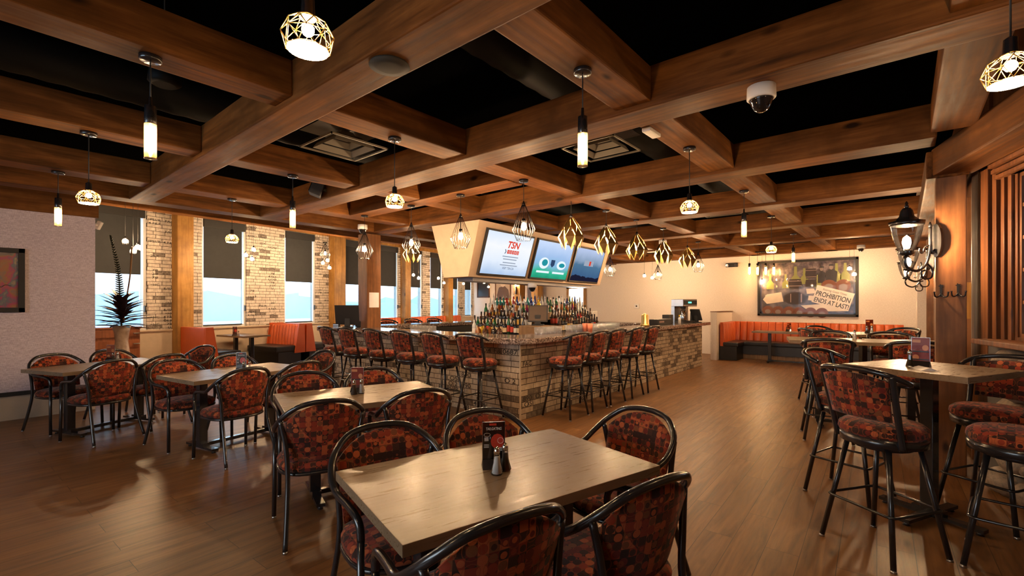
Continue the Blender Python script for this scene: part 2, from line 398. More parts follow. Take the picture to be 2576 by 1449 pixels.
# ------------------------------------------------------------------ the setting
ZM, ZC, ZT = 2.80, 2.83, 3.07       # undersides of main and cross beams, their tops
struct(MB().box(-4.5, 15.5, -5.5, 15.5, -0.05, 0.0).build('floor', M_FLOOR), 'brown wood plank floor')
struct(MB().box(-4.5, 15.5, -5.5, 15.5, 4.0, 4.1).build('ceiling', M_CEIL), 'black painted ceiling above the beams')
WA = math.atan(0.2); WU = Vector((math.cos(WA), math.sin(WA), 0)); WN = Vector((math.sin(WA), -math.cos(WA), 0))
WO = Vector((2.0, 11.8, 0))
def wp(s, out, z=0.0): return WO + WU * s + WN * out + Vector((0, 0, z))   # along the window wall, out into the room
WIN = [(-0.5, 0.54), (1.6, 2.63), (3.65, 4.62), (5.6, 6.62), (7.1, 8.0), (8.42, 9.27), (9.72, 10.5), (10.98, 11.6), (12.02, 12.58)]
ZS, ZH = 0.95, 3.44
mw = MB()
ed = [-7.2] + [e for w in WIN for e in w] + [14.2]
for i in range(0, len(ed), 2): mw.box(ed[i], ed[i + 1], 0.0, 0.22, ZS, ZH)
wallw = struct(mw.build('wall_windows', M_BRICK, loc=WO, rz=WA), 'pale printed brick wall between tall windows')
# the stamped lettering of the brick cladding
mi = MB()
words = ['7890', '0687', '&/ISC!', '4 F&X', '!PSI/R', 'Y2X', 'FAC', '20', '78', '=HC', 'U', '2SX', 'LOSI']
for i in range(0, len(ed), 2):
    a, b = max(ed[i], -0.4), ed[i + 1]
    if b < -0.3: continue
    for row in range(33):
        for k in range(int((b - a) / 0.27)):
            if R.random() < 0.30:
                x = a + 0.14 + k * 0.27; w = R.choice(words)
                lettering(mi, w, frame((x, -0.003, ZS + row * 0.075 + 0.012), (1, 0, 0), (0, 0, 1)), 0.066, 0, 0.01, True, min(0.23, 0.055 * len(w)))
let = mi.build('printed_lettering', M_INK, wallw)
mt = MB()
mt.box(-7.2, 14.2, -0.035, 0.22, ZH, ZH + 0.6)
struct(mt.build('trim_1', M_POST, loc=WO, rz=WA), 'honey coloured wood header above the windows')
struct(MB().box(-7.2, 14.2, -0.02, 0.22, 0, ZS - 0.03).box(-7.2, 14.2, -0.05, 0.1, ZS - 0.03, ZS).build('wall_wainscot', M_STONEW, loc=WO, rz=WA), 'plain beige wainscot under the windows')
names9 = ['first', 'second', 'third', 'fourth', 'fifth', 'sixth', 'seventh', 'eighth', 'ninth']
for i, (a, b) in enumerate(WIN):
    f = MB()
    for q in ((a, a + 0.05), (b - 0.05, b)): f.box(q[0], q[1], 0.04, 0.16, ZS, ZH)
    f.box(a + 0.05, b - 0.05, 0.04, 0.16, ZS, ZS + 0.05).box(a + 0.05, b - 0.05, 0.04, 0.16, ZH - 0.05, ZH)
    fr = struct(f.build('window_%d' % (i + 1), M_WFRAME, loc=WO, rz=WA), '%s tall window from the purple partition, white frame' % names9[i])
    MB().box(a + 0.05, b - 0.05, 0.10, 0.104, ZS + 0.05, ZH - 0.05).build('pane', M_WINGLASS, fr)
    gap = 0.10
    rb = empty('roller_blind', wp((a + b) / 2, 0.0), WA)
    tag(rb, 'charcoal roller blind in the %s tall window from the purple partition' % names9[i], 'blind', 'roller blinds in the tall windows')
    h = (b - a) / 2
    MB().box(-h + 0.05, h - 0.03, 0.0, 0.07, ZH - 0.20, ZH - 0.02).build('cassette', M_HEM, rb)
    MB().box(-h + 0.05, h - gap, 0.030, 0.034, 2.08, ZH - 0.2).build('dark_cloth', M_SHADE, rb)
    MB().box(-h + 0.05, h - gap, 0.031, 0.033, ZS + 0.06, 2.08).build('screen_cloth', M_MESH, rb)
    MB().box(-h + 0.05, h - gap, 0.022, 0.042, ZS + 0.035, ZS + 0.06).build('hem_bar', M_HEM, rb)
    MB().box(h - 0.045, h - 0.02, -0.012, 0.03, 1.32, 1.45, 0.006).build('chain_bracket', M_HEM, rb)
for i, (a, b) in enumerate([(0.99, 1.31), (5.06, 5.48), (8.08, 8.36), (10.56, 10.86)]):
    struct(MB().box(-(b - a) / 2, (b - a) / 2, -0.24, 0.0, 0.0, ZH + 0.1, 0.012).build('wood_column', M_POST, loc=wp((a + b) / 2, 0), rz=WA),
           'honey pine column on the window wall, %s from the purple partition' % names9[i])
# other walls of the shell
struct(MB().box(14.4, 14.6, -1.0, 8.75, 0, 4.0).box(14.4, 14.6, 9.4, 15.4, 0, 4.0).box(14.4, 14.6, 8.75, 9.4, 2.03, 4.0).build('wall_far', M_CREAM), 'cream woven wallpaper wall at the far end')
tr = MB()
for y in (8.69, 9.40): tr.box(14.36, 14.42, y - 0.05, y + 0.05, 0, 2.08)
tr.box(14.36, 14.42, 8.64, 9.45, 2.03, 2.12)
struct(tr.build('trim_2', M_POST), 'wood casing of the bright far doorway')
struct(MB().box(15.2, 15.3, 8.0, 10.0, 0, 3).box(14.6, 15.2, 8.0, 8.1, 0, 3).box(14.6, 15.2, 9.9, 10.0, 0, 3).build('wall_passage', M_WHITE), 'white passage behind the far doorway')
struct(MB().box(-4.5, -4.3, -5.5, 1.0, 0, 4).box(-4.5, -4.3, 5.0, 15.4, 0, 4).box(-4.5, -4.3, 1.0, 5.0, 0, 0.9).box(-4.5, -4.3, 1.0, 5.0, 2.6, 4).build('wall_left', M_CREAM))
wl = struct(MB().box(-4.45, -4.35, 1.0, 1.08, 0.9, 2.6).box(-4.45, -4.35, 4.92, 5.0, 0.9, 2.6).box(-4.45, -4.35, 2.96, 3.04, 0.9, 2.6).build('window_10', M_WFRAME))
MB().box(-4.41, -4.405, 1.08, 4.92, 0.9, 2.6).build('pane', M_WINGLASS, wl)
# right wall, running past the near post towards the back of the room
PB = Vector((5.72, -0.42, 0)); PD = Vector((-0.959, -0.284, 0)); PR = math.atan2(-0.284, -0.959); 
def rp(t, out, z=0.0):   # t metres back from the near post along the right wall, out = towards the room
    n = Vector((-PD.y, PD.x, 0)); n = -n if n.y < 0 else n
    return PB + PD * t + n * out + Vector((0, 0, z))
RW = math.atan2(0.284, 0.959)
def rbox(mb, t0, t1, o0, o1, z0, z1, bev=0.0):
    Mx = Matrix.Translation(PB) @ Matrix.Rotation(RW, 4, 'Z')
    return mb.box(-t1, -t0, o0, o1, z0, z1, bev, Mx)
WT0, WT1, WZ0, WZ1 = 0.49, 2.3, 1.23, 2.50     # the divided-light window in it
mr = MB(); rbox(mr, -0.1, WT0, -0.3, -0.12, 0, 4); rbox(mr, WT1, 11.0, -0.3, -0.12, 0, 4); rbox(mr, WT0, WT1, -0.3, -0.12, 0, WZ0); rbox(mr, WT0, WT1, -0.3, -0.12, WZ1, 4)
struct(mr.build('wall_right', M_BOARD), 'stained wood board wall beside the near post')
struct(MB().box(5.62, 14.4, -0.75, -0.55, 0, 4).build('wall_side', M_BOARD), 'stained wood board wall behind the lanterns')
struct(MB().box(13.4, 14.4, -0.55, -0.22, 0, 4).build('wall_return', M_CREAM), 'short cream wall return in the far right corner')
mb_ = MB()
for x in (6.3, 6.95, 7.6, 8.75, 9.4, 10.05, 11.4, 12.0, 12.6): mb_.box(x - 0.045, x + 0.045, -0.55, -0.50, 0, 2.62)
struct(mb_.build('trim_3', M_POSTD), 'upright wood battens of the side wall')
m3 = MB()
rbox(m3, -0.05, 0.215, -0.12, -0.055, 0.95, 2.62, 0.004)
for t0, t1, o in ((0.235, 0.295, -0.075), (0.325, 0.375, -0.09), (0.40, 0.45, -0.10)): rbox(m3, t0, t1, -0.12, o, 1.2, 2.60, 0.004)
rbox(m3, WT1, WT1 + 0.1, -0.12, -0.07, 1.2, 2.6)
struct(m3.build('trim_4', M_BOARD), 'stepped wood casing beside the divided window')
m4 = MB(); rbox(m4, WT0 - 0.02, WT1 + 0.1, -0.13, -0.09, WZ1, WZ1 + 0.08); 
for k in range(3): rbox(m4, 0.3, WT1 + 0.3, -0.12, -0.06 + 0.02 * k, 2.50 + 0.045 * k, 2.53 + 0.045 * k)
struct(m4.build('trim_5', M_BOARD), 'stepped wood head of the divided window')
f = MB()
for q in (WT0, WT1 - 0.03): rbox(f, q, q + 0.03, -0.2, -0.13, WZ0, WZ1)
rbox(f, WT0, WT1, -0.2, -0.13, WZ0, WZ0 + 0.03); rbox(f, WT0, WT1, -0.2, -0.13, WZ1 - 0.03, WZ1)
for z in (1.50, 1.75, 2.0, 2.25): rbox(f, WT0, WT1, -0.175, -0.135, z - 0.014, z + 0.014)
rbox(f, 1.44, 1.47, -0.175, -0.135, WZ0, WZ1)
w11 = struct(f.build('window_11', M_BOARD), 'divided wood window in the right wall, dark panes')
g = MB(); rbox(g, WT0, WT1, -0.18, -0.176, WZ0, WZ1); g.build('pane', M_WINGLASS, w11)
g = MB(); rbox(g, WT0 - 0.3, WT1 + 0.3, -1.0, -0.95, WZ0 - 0.3, WZ1 + 0.3); struct(g.build('wall_beyond', M_BOARD), 'dim wood room seen through the divided window')
m5 = MB(); rbox(m5, 0.33, WT1 + 0.6, -0.13, 0.10, 1.165, 1.205, 0.006); struct(m5.build('window_sill', M_BOARD), 'thick wood sill above the river stones')
# near post, perimeter beam, panel column by the bar
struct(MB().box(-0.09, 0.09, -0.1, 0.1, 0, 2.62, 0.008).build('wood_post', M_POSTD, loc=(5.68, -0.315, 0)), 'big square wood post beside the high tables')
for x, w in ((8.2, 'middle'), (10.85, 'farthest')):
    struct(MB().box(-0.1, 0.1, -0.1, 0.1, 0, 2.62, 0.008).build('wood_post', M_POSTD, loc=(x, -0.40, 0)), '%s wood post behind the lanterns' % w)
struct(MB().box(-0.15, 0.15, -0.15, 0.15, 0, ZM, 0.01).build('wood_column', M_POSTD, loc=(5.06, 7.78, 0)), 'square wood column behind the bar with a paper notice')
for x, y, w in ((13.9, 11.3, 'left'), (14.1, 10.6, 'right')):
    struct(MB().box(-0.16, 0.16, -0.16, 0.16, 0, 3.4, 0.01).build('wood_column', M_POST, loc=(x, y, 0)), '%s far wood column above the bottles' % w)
def beam(p0, p1, w, z0, z1, label, mat=None):
    a, b = Vector(p0), Vector(p1); d = b - a; L = d.length
    o = MB().box(-L / 2, L / 2, -w / 2, w / 2, z0, z1, 0.012).build('ceiling_beam', mat or M_BEAM, loc=((a.x + b.x) / 2, (a.y + b.y) / 2, 0), rz=math.atan2(d.y, d.x))
    return struct(o, label)
XM = [(1.40, 1.66), (2.96, 3.27), (4.94, 5.25), (6.96, 7.29), (9.02, 9.32), (11.2, 11.5)]
YC = [(-0.42, -0.16), (1.28, 1.54), (3.02, 3.28), (4.75, 5.01), (6.42, 6.72)]
for i, (a, b) in enumerate(XM):
    y0 = -3.4 if b < 3.3 else -0.2
    beam(((a + b) / 2, y0, 0), ((a + b) / 2, 7.46, 0), b - a, ZM, ZT, 'long main ceiling beam, %s from the camera side' % names9[i])
XB = [-3.6] + [v for ab in XM for v in ab] + [14.4]
for j, (c, d) in enumerate(YC):
    for i in range(0, len(XB), 2):
        if j == 0 and XB[i] > 5: continue
        beam((XB[i], (c + d) / 2, 0), (XB[i + 1], (c + d) / 2, 0), d - c, ZC, ZT - 0.01, 'cross ceiling beam in the %s row from the camera, bay %d counted from the left' % (names9[j], i // 2 + 1))
beam((-3.6, 7.6, 0), (14.4, 7.6, 0), 0.28, ZM + 0.01, ZT + 0.02, 'long header beam in front of the partition')
beam((3.96, 3.28, 0), (3.96, 6.42, 0), 0.27, ZC - 0.01, ZT - 0.02, 'short ceiling joist carrying the wire cage pendants')
beam((-3.6, -2.1, 0), (2.0, -2.1, 0), 0.26, ZC, ZT - 0.01, 'cross ceiling beam behind the camera')
beam((14.2, -0.2, 0), (14.2, 7.46, 0), 0.3, ZC, ZT, 'last ceiling beam along the far wall')
for k, y in enumerate((9.2, 10.8)): beam((1.5, y, 0), (14.4, y + 1.2, 0), 0.26, 3.25, 3.5, 'ceiling beam beyond the header, row %d' % (k + 1))
beam((5.56, -0.29, 0), (14.4, -0.29, 0), 0.28, 2.60, 2.84, 'heavy perimeter beam on the posts')
q = rp(0.05, 0.12); q2 = rp(7.0, 0.12); beam((q.x, q.y, 0), (q2.x, q2.y, 0), 0.28, 2.62, 2.86, 'heavy beam over the divided window')
# lilac-cast partition on the left with its wood band
struct(MB().box(-4.3, 1.27, 8.75, 9.0, 0.36, 2.70).build('wall_partition', M_COOLLIT), 'woven wallpaper partition with bluish daylight in its lilac colour')
struct(MB().box(-4.3, 1.30, 8.70, 9.0, 2.70, 3.16).build('trim_6', M_BEAM), 'wood band along the top of the lilac partition')
struct(MB().box(-4.3, 1.27, 8.72, 9.0, 0.31, 0.36).build('trim_7', M_MATTE), 'black rail under the partition wallpaper')
struct(MB().box(-4.3, 1.27, 8.75, 9.0, 0.0, 0.31).build('baseboard_left', M_STONEW), 'beige base under the black rail')
# half-height wall beside the bar end
struct(MB().box(12.9, 13.06, 3.78, 3.94, 0, 1.27).box(13.06, 14.4, 3.8, 3.92, 0, 1.27).build('wall_half', M_CREAM), 'half height cream wall between bar and banquette')
struct(MB().box(12.895, 14.4, 3.775, 3.945, 1.27, 1.285).build('trim_8', M_BOARD), 'thin wood cap of the half height wall')
# outside
struct(MB().box(-40, 60, 12.0, 120, -0.6, -0.5).build('ground_outside', flat('shade_blue_snow', (0.55, 0.72, 0.82), 0.9)), 'snowy parking lot outside')  # blue of snow in shade is put into the ground colour
# ------------------------------------------------------------------ ceiling fixtures and pendants
C40, S40 = math.cos(math.radians(40)), math.sin(math.radians(40))
def D(px, d):
    """plan point seen in the photograph's column px at a depth of d metres"""
    x = (px - 1288.0) / 1175.0 * d
    return (d * C40 + x * S40, d * S40 - x * C40)
def zz(py, d): return 1.49 + d * (764.0 - py) / 1175.0

def canopy_cord(root, L, r=0.052):
    MB().lathe([(r, 0), (r, -0.022), (r * 0.92, -0.026), (0.006, -0.027)], seg=20).build('canopy', M_BLACK, root)
    MB().cyl((0, 0, -0.02), (0, 0, -L), 0.0035, seg=6).build('cord', M_MATTE, root)

def mk_dome(L=0.40):
    r = empty('dome_pendant'); canopy_cord(r, L)
    MB().lathe([(0.005, -L + 0.01), (0.019, -L), (0.021, -L - 0.055), (0.026, -L - 0.06)], seg=14).build('socket', M_BLACK, r)
    z0 = -L - 0.055; rings = [(0.026, 0.0), (0.060, -0.022), (0.077, -0.060), (0.064, -0.102)]
    n = 9; w = MB(); P = []
    for k, (rr, z) in enumerate(rings):
        P.append([Vector((rr * math.cos(2 * PI * (j + 0.5 * (k % 2)) / n), rr * math.sin(2 * PI * (j + 0.5 * (k % 2)) / n), z0 + z)) for j in range(n)])
    for k in range(len(P)):
        for j in range(n):
            w.cyl(P[k][j], P[k][(j + 1) % n], 0.0016, seg=4)
            if k + 1 < len(P):
                w.cyl(P[k][j], P[k + 1][j], 0.0016, seg=4)
                w.cyl(P[k][j], P[k + 1][(j + (1 if k % 2 else -1)) % n], 0.0016, seg=4)
    w.build('wire_shade', M_GOLD, r)
    MB().lathe([(0, z0 - 0.098), (0.060, z0 - 0.100), (0.060, z0 - 0.104), (0, z0 - 0.106)], seg=20).build('lit_disc', M_DISC, r)
    MB().ball((0, 0, z0 - 0.040), 0.020, 8, 5).build('bulb', M_BULBS, r)
    return r
def mk_tube(L=0.27):
    r = empty('tube_pendant'); canopy_cord(r, L)
    MB().lathe([(0.008, -L + 0.05), (0.010, -L + 0.002), (0.027, -L), (0.029, -L - 0.095), (0.026, -L - 0.10)], seg=16).build('cap', M_BLACK, r)
    MB().lathe([(0.028, -L - 0.095), (0.028, -L - 0.285)], seg=18, caps=False).build('glass_tube', M_AMBERG, r)
    MB().tube([(0.0285 * math.cos(2 * PI * k / 18), 0.0285 * math.sin(2 * PI * k / 18), -L - 0.283) for k in range(18)], 0.002, 5, closed=True).build('rim', M_BLACK, r)
    MB().lathe([(0, -L - 0.10), (0.006, -L - 0.11), (0.012, -L - 0.14), (0.012, -L - 0.23), (0.006, -L - 0.255), (0, -L - 0.26)], seg=10).build('filament_bulb', M_FILA, r)
    return r
def mk_cage(L=0.26, n=20):
    r = empty('wire_cage_pendant'); canopy_cord(r, L)
    MB().lathe([(0.006, -L + 0.03), (0.018, -L), (0.022, -L - 0.02), (0.0, -L - 0.022)], seg=12).build('cap', M_BLACK, r)
    w = MB()
    for k in range(n):
        a = 2 * PI * k / n; c, s = math.cos(a), math.sin(a)
        w.tube([(0.018 * c, 0.018 * s, -L - 0.01), (0.125 * c, 0.125 * s, -L - 0.275), (0.072 * c, 0.072 * s, -L - 0.40), (0.060 * c, 0.060 * s, -L - 0.385)], 0.0022, 4)
    w.build('wire_cage', M_BLACK, r)
    MB().lathe([(0.016, -L - 0.02), (0.016, -L - 0.03)], seg=10).cyl((0, 0, -L), (0, 0, -L - 0.17), 0.004, seg=6).lathe([(0.02, -L - 0.16), (0.021, -L - 0.205)], seg=12).build('socket', M_BLACK, r)
    MB().lathe([(0, -L - 0.20), (0.016, -L - 0.215), (0.030, -L - 0.25), (0.022, -L - 0.28), (0, -L - 0.29)], seg=10).build('bulb', M_BULB, r)
    return r
def mk_gold(L=0.22, n=8):
    r = empty('faceted_pendant'); canopy_cord(r, L)
    MB().lathe([(0.006, -L + 0.03), (0.02, -L), (0.022, -L - 0.012), (0, -L - 0.013)], seg=12).build('cap', M_BLACK, r)
    w = MB(); lv = [(0.018, -L), (0.115, -L - 0.14), (0.172, -L - 0.275), (0.105, -L - 0.435)]
    def pt(k, i, off=0.0):
        a = 2 * PI * (k + 0.5 * (i % 2)) / n; rr = lv[i][0] + off
        return Vector((rr * math.cos(a), rr * math.sin(a), lv[i][1]))
    def panel(ps, tilt):
        c = sum(ps, Vector()) / len(ps); nrm = (ps[1] - ps[0]).cross(ps[-1] - ps[0]).normalized()
        if nrm.dot(Vector((c.x, c.y, 0))) < 0: nrm = -nrm
        ax = Vector((0, 0, 1)); Rm = Matrix.Rotation(tilt, 3, ax)
        q = [c + Rm @ ((p - c) * 0.90) for p in ps]
        w.mi = 0; vo = [w.bm.verts.new(p + nrm * 0.0012) for p in q]; f1 = w._f(vo)
        w.mi = 1; vi = [w.bm.verts.new(p - nrm * 0.0012) for p in q]; f2 = w._f(list(reversed(vi)))
        w.mi = 0
        for i in range(len(q)): w._f([vo[i], vo[(i + 1) % len(q)], vi[(i + 1) % len(q)], vi[i]])
    for k in range(n):
        panel([pt(k, 0), pt(k - 1, 1), pt(k, 2), pt(k, 1)], 0.13)
        panel([pt(k, 2), pt(k, 1), pt(k + 1, 2), pt(k, 3)], -0.13)
    w.build('faceted_shade', [M_BRONZE, M_GOLD], r)
    MB().cyl((0, 0, -L), (0, 0, -L - 0.14), 0.005, seg=6).lathe([(0.02, -L - 0.13), (0.021, -L - 0.18)], seg=12).build('socket', M_BLACK, r)
    MB().lathe([(0, -L - 0.175), (0.016, -L - 0.19), (0.032, -L - 0.23), (0.024, -L - 0.262), (0, -L - 0.27)], seg=10).build('bulb', M_BULB, r)
    return r
first = {}
def hang(kind, x, y, z, label, group, rz=0.0, **kw):
    mk = {'d': mk_dome, 't': mk_tube, 'c': mk_cage, 'g': mk_gold}[kind]
    key = (kind, tuple(kw.items()))
    if key in first: return dup(first[key], (x, y, z), rz, label, group)
    r = mk(**kw); first[key] = r; r.location = (x, y, z); r.rotation_euler = (0, 0, rz)
    cat = {'d': 'pendant light', 't': 'pendant light', 'c': 'pendant light', 'g': 'pendant light'}[kind]
    return tag(r, label, cat, group)
GD, GT, GC, GG = 'geodesic dome pendants', 'glass tube pendants', 'black wire cage pendants', 'gold faceted pendants'
# rows of lamps under the cross beams
hang('d', 0.70, 1.41, ZC, 'largest gold wire dome pendant, high up left of the first long beam', GD)
hang('d', 0.67, 4.88, ZC, 'gold wire dome pendant in front of the lilac partition top', GD, 0.2)
hang('d', 2.28, 3.15, ZC, 'gold wire dome pendant near the middle, under the square ceiling vent', GD, 0.1)
hang('d', 2.27, 6.57, ZC, 'small gold wire dome pendant in front of the second tall window', GD, 0.3)
hang('d', 4.05, 1.41, ZC, 'gold wire dome pendant between the bar and the small white beam plate', GD)
hang('d', 8.0, 1.55, ZC, 'gold wire dome pendant in front of the big framed poster', GD, 0.2)
hang('d', 2.41, -0.29, ZC, 'gold wire dome pendant cut by the top right photo edge', GD)
hang('t', 0.68, 3.13, ZC, 'glass tube pendant nearest the upper left, under the second cross beam', GT)
hang('t', 0.67, 6.57, ZC, 'glass tube pendant in front of the lilac partition', GT)
hang('t', 2.31, 1.41, ZC, 'glass tube pendant high in the middle beside the ceiling vent', GT)
hang('t', 2.26, 4.88, ZC, 'glass tube pendant in front of the third tall window', GT)
hang('t', 6.0, 1.45, ZC, 'glass tube pendant above the far end of the bar', GT)
hang('t', 10.3, 1.62, ZM + 0.03, 'small glass tube pendant over the middle of the poster', GT)
hang('c', 3.95, 3.15, ZC, 'wire cage pendant in front of the first television', GC)
hang('c', 3.96, 4.14, ZC - 0.01, 'wire cage pendant over the blank end of the television box', GC, 0.1)
hang('c', 3.96, 5.10, ZC - 0.01, 'wire cage pendant just left of the television box', GC, 0.2)
hang('c', 3.96, 6.22, ZC - 0.01, 'wire cage pendant in front of the wood column behind the bar', GC, 0.05)
hang('c', 10.3, 3.40, ZM + 0.03, 'wire cage pendant at the far end of the gold lamp row', GC)
hang('c', 8.97, 4.80, ZC - 0.1, 'small wire cage pendant right of the television box corner', GC)
x, y = D(1655, 13.2); hang('c', x, y, ZC, 'smallest wire cage pendant against the far cream wall', GC)
for i, (x, nm) in enumerate(((5.06, 'nearest gold faceted pendant, in front of the television box'), (5.98, 'second gold faceted pendant of the row over the bar'), (6.98, 'third gold faceted pendant of the row over the bar'),
                             (8.05, 'fourth gold faceted pendant of the row over the bar'), (9.25, 'fifth gold faceted pendant of the row over the bar'))):
    hang('g', x, 3.26, ZC, nm, GG, 0.1 + 0.55 * i)
x, y = D(1037, 8.6); hang('g', x, y, 3.05, 'gold faceted pendant left of the television box, in front of the windows', GG, 0.3, L=0.38)
# bare bulbs in clusters by the windows and at the back
def globe_pendant(x, y, z, top, label, group, r=0.055, mat=None):
    o = empty('globe_pendant', (x, y, z)); tag(o, label, 'pendant light', group)
    MB().cyl((0, 0, r * 0.8), (0, 0, top - z), 0.003, seg=6).build('cord', M_MATTE, o)
    MB().lathe([(0.006, r * 1.5), (0.018, r * 1.35), (0.020, r * 0.8)], seg=10).build('socket', M_BLACK, o)
    w = MB(); n = 7
    for (ra, za), (rb, zb) in (((0.018, r), (r, 0.1 * r)), ((r, 0.1 * r), (r * 0.6, -r))):
        for j in range(n):
            a = 2 * PI * j / n; w.cyl((ra * math.cos(a), ra * math.sin(a), za), (rb * math.cos(a), rb * math.sin(a), zb), 0.0016, seg=4)
    for j in range(n):
        a, b = 2 * PI * j / n, 2 * PI * (j + 1) / n; w.cyl((r * math.cos(a), r * math.sin(a), 0.1 * r), (r * math.cos(b), r * math.sin(b), 0.1 * r), 0.0016, seg=4)
    w.build('wire_shade', M_BLACK, o)
    MB().ball((0, 0, 0.05 * r), 0.036, 10, 6).build('bulb', M_BULBS, o)
    return o
gi = 0
for grp, top, d, pts in (('three bulbs above the vase', 4.0, 8.3, ((315, 607, 'left'), (335, 632, 'lowest'), (347, 622, 'right'))),
                         ('three bulbs beside the second tall window', 4.0, 10.2, ((618, 642, 'left'), (638, 628, 'top'), (634, 652, 'lowest'))),
                         ('bulbs by the fourth column of brick', 4.0, 11.9, ((812, 662, 'left'), (824, 655, 'top'), (829, 674, 'lowest'))),
                         ('pair of bulbs under the gold pendant', 4.0, 14.0, ((1040, 692, 'left'), (1053, 700, 'right'))),
                         ('pair of bulbs left of the television box foot', 4.0, 15.3, ((1103, 700, 'left'), (1117, 712, 'right'))),
                         ('pair of bulbs under the television box corner', 4.0, 16.6, ((1156, 706, 'left'), (1166, 714, 'right'))),
                         ('pair of bulbs over the back left picture', 4.0, 17.6, ((1218, 711, 'left'), (1229, 722, 'right'))),
                         ('small bulbs against the far cream wall', 3.0, 13.4, ((1621, 694, 'left'), (1641, 699, 'right')))):
    for px, py, wd in pts:
        x, y = D(px, d); globe_pendant(x, y, zz(py, d), top, 'bare bulb pendant, %s of the %s' % (wd, grp), grp)
# black cage over the third window cluster and its canopy
x, y = D(818, 11.6); hang('c', x, y, 3.02, 'wire cage pendant hanging among the bulbs by the brick wall', GC, 0.2, L=0.0301)
# row of four tubes on a bar in front of the poster
x0, y0 = D(1883, 12.4); x1, y1 = D(1949, 12.4)
o = empty('linear_pendant', ((x0 + x1) / 2, (y0 + y1) / 2, zz(634, 12.4))); tag(o, 'four glass tube lamps on one dark bar in front of the poster', 'pendant light')
dx, dy = (x1 - x0) / 2, (y1 - y0) / 2
MB().cyl((-dx, -dy, 0), (dx, dy, 0), 0.018, seg=8).build('bar', M_BLACK, o)
MB().cyl((0, 0, 0), (0, 0, ZC - zz(634, 12.4)), 0.01, seg=6).build('rod', M_BLACK, o)
for k in range(4):
    f = -0.93 + k * 0.62; c = (dx * f, dy * f, 0)
    MB().cyl((c[0], c[1], 0), (c[0], c[1], -0.30), 0.004, seg=5).build('cord', M_MATTE, o)
    s = MB().lathe([(0.028, -0.30), (0.03, -0.40)], c, 12).build('cap', M_BLACK, o)
    MB().lathe([(0.03, -0.40), (0.03, -0.62)], c, 12, caps=False).build('glass_tube', M_AMBERG, o)
    MB().lathe([(0, -0.40), (0.018, -0.43), (0.018, -0.56), (0, -0.6)], c, 8).build('filament_bulb', M_FILA, o)
# small cluster by the right end of the poster
for px, py, wd, d in ((2137, 676, 'upper', 10.8), (2149, 690, 'lower', 10.9)):
    x, y = D(px, d); globe_pendant(x, y, zz(py, d), ZC, 'small dome lamp in front of the right poster edge, %s one' % wd, 'lamps at the right poster edge')
x, y = D(1917, 12.9); globe_pendant(x, y, zz(708, 12.9), ZC, 'bare bulb in front of the left poster edge', 'bulbs at the left poster edge')
# unseen lamps added behind and beside the camera to light the near tables
hang('t', 0.68, -0.29, ZC, 'unseen glass tube pendant added behind the camera', GT)
hang('d', 0.68, -2.1, ZC, 'unseen gold wire dome pendant added behind the camera', GD)
hang('d', -0.9, 1.41, ZC, 'unseen gold wire dome pendant added left of the camera', GD)
# vents
def vent(x, y, z, label, s=0.20):
    o = empty('ceiling_vent', (x, y, z)); tag(o, label, 'vent', 'square ceiling vents')
    f = MB()
    for k in range(3):
        a = s * (1 - 0.30 * k); b = a - s * 0.13; zz_ = 0.05 * k
        for (ux, uy) in ((1, 0), (0, 1), (-1, 0), (0, -1)):
            p = lambda r, t: (ux * r - uy * t, uy * r + ux * t)
            q = [p(a, -a), p(a, a), p(b, b), p(b, -b)]
            z1 = [zz_, zz_, zz_ + 0.05, zz_ + 0.05]
            f.poly([(c[0], c[1], h) for c, h in zip(q, z1)])
    f.box(-s * 0.22, s * 0.22, -s * 0.22, s * 0.22, 0.13, 0.14)
    f.build('louvre', M_VENT, o)
    g = MB(); a = s * 1.42
    for (x0, x1, y0, y1) in ((-a, a, -a, -a + 0.012), (-a, a, a - 0.012, a), (-a, -a + 0.012, -a, a), (a - 0.012, a, -a, a)): g.box(x0, x1, y0, y1, 0, 0.015)
    g.build('grid_frame', M_VENT, o)
    MB().box(-a, a, -a, a, 0.16, 0.17).build('backing', M_MATTE, o)
vent(2.32, 3.98, 2.93, 'square ceiling vent between the first two long beams')
vent(4.08, 2.28, 3.0, 'square ceiling vent behind the high middle tube pendant')
vent(8.0, 2.3, 2.96, 'square ceiling vent far back, mostly hidden by a beam')
# ducts in the dark
for x0, x1, y, z, lab in ((-3, 14, 2.4, 3.55, 'black spiral air duct in the dark above the near bays'), (-3, 14, 5.6, 3.6, 'black spiral air duct in the dark above the left bays')):
    o = MB(); n = 150
    o.tube([(x0 + (x1 - x0) * k / n, y, z) for k in range(n + 1)], [0.2 + 0.008 * (k % 2) for k in range(n + 1)], 16); tag(o.build('air_duct', M_DUCT), lab, 'duct')
o = tag(MB().lathe([(0.105, 0), (0.11, -0.012), (0.06, -0.02), (0, -0.022)], seg=28).build('ceiling_speaker', M_ALU, loc=(1.53, 2.16, ZM)), 'round dark speaker grille set in the first long beam', 'speaker')
x, y = 3.13, 0.66
o = empty('dome_camera', (x, y, ZM)); tag(o, 'white dome security camera under the second long beam', 'camera', 'dome security cameras')
MB().lathe([(0.078, 0), (0.080, -0.07), (0.072, -0.078)], seg=24).build('housing', M_WHITE, o)
MB().lathe([(0.070, -0.075), (0.062, -0.085), (0.055, -0.11), (0.038, -0.14), (0.018, -0.152), (0, -0.155)], seg=24).build('dome', flat('smoked_dome', (0.01, 0.01, 0.012), 0.03, coat=1.0), o)
for (cx, cy, cz, lab) in ((4.45, 7.05, ZM + 0.03, 'small white dome camera beside the wood column'), (9.6, 3.9, ZC, 'small white dome camera among the far gold lamps'), (13.3, 0.75, ZC, 'small white dome camera above the poster corner')):
    dup(o, (cx, cy, cz), 0, lab, 'dome security cameras')
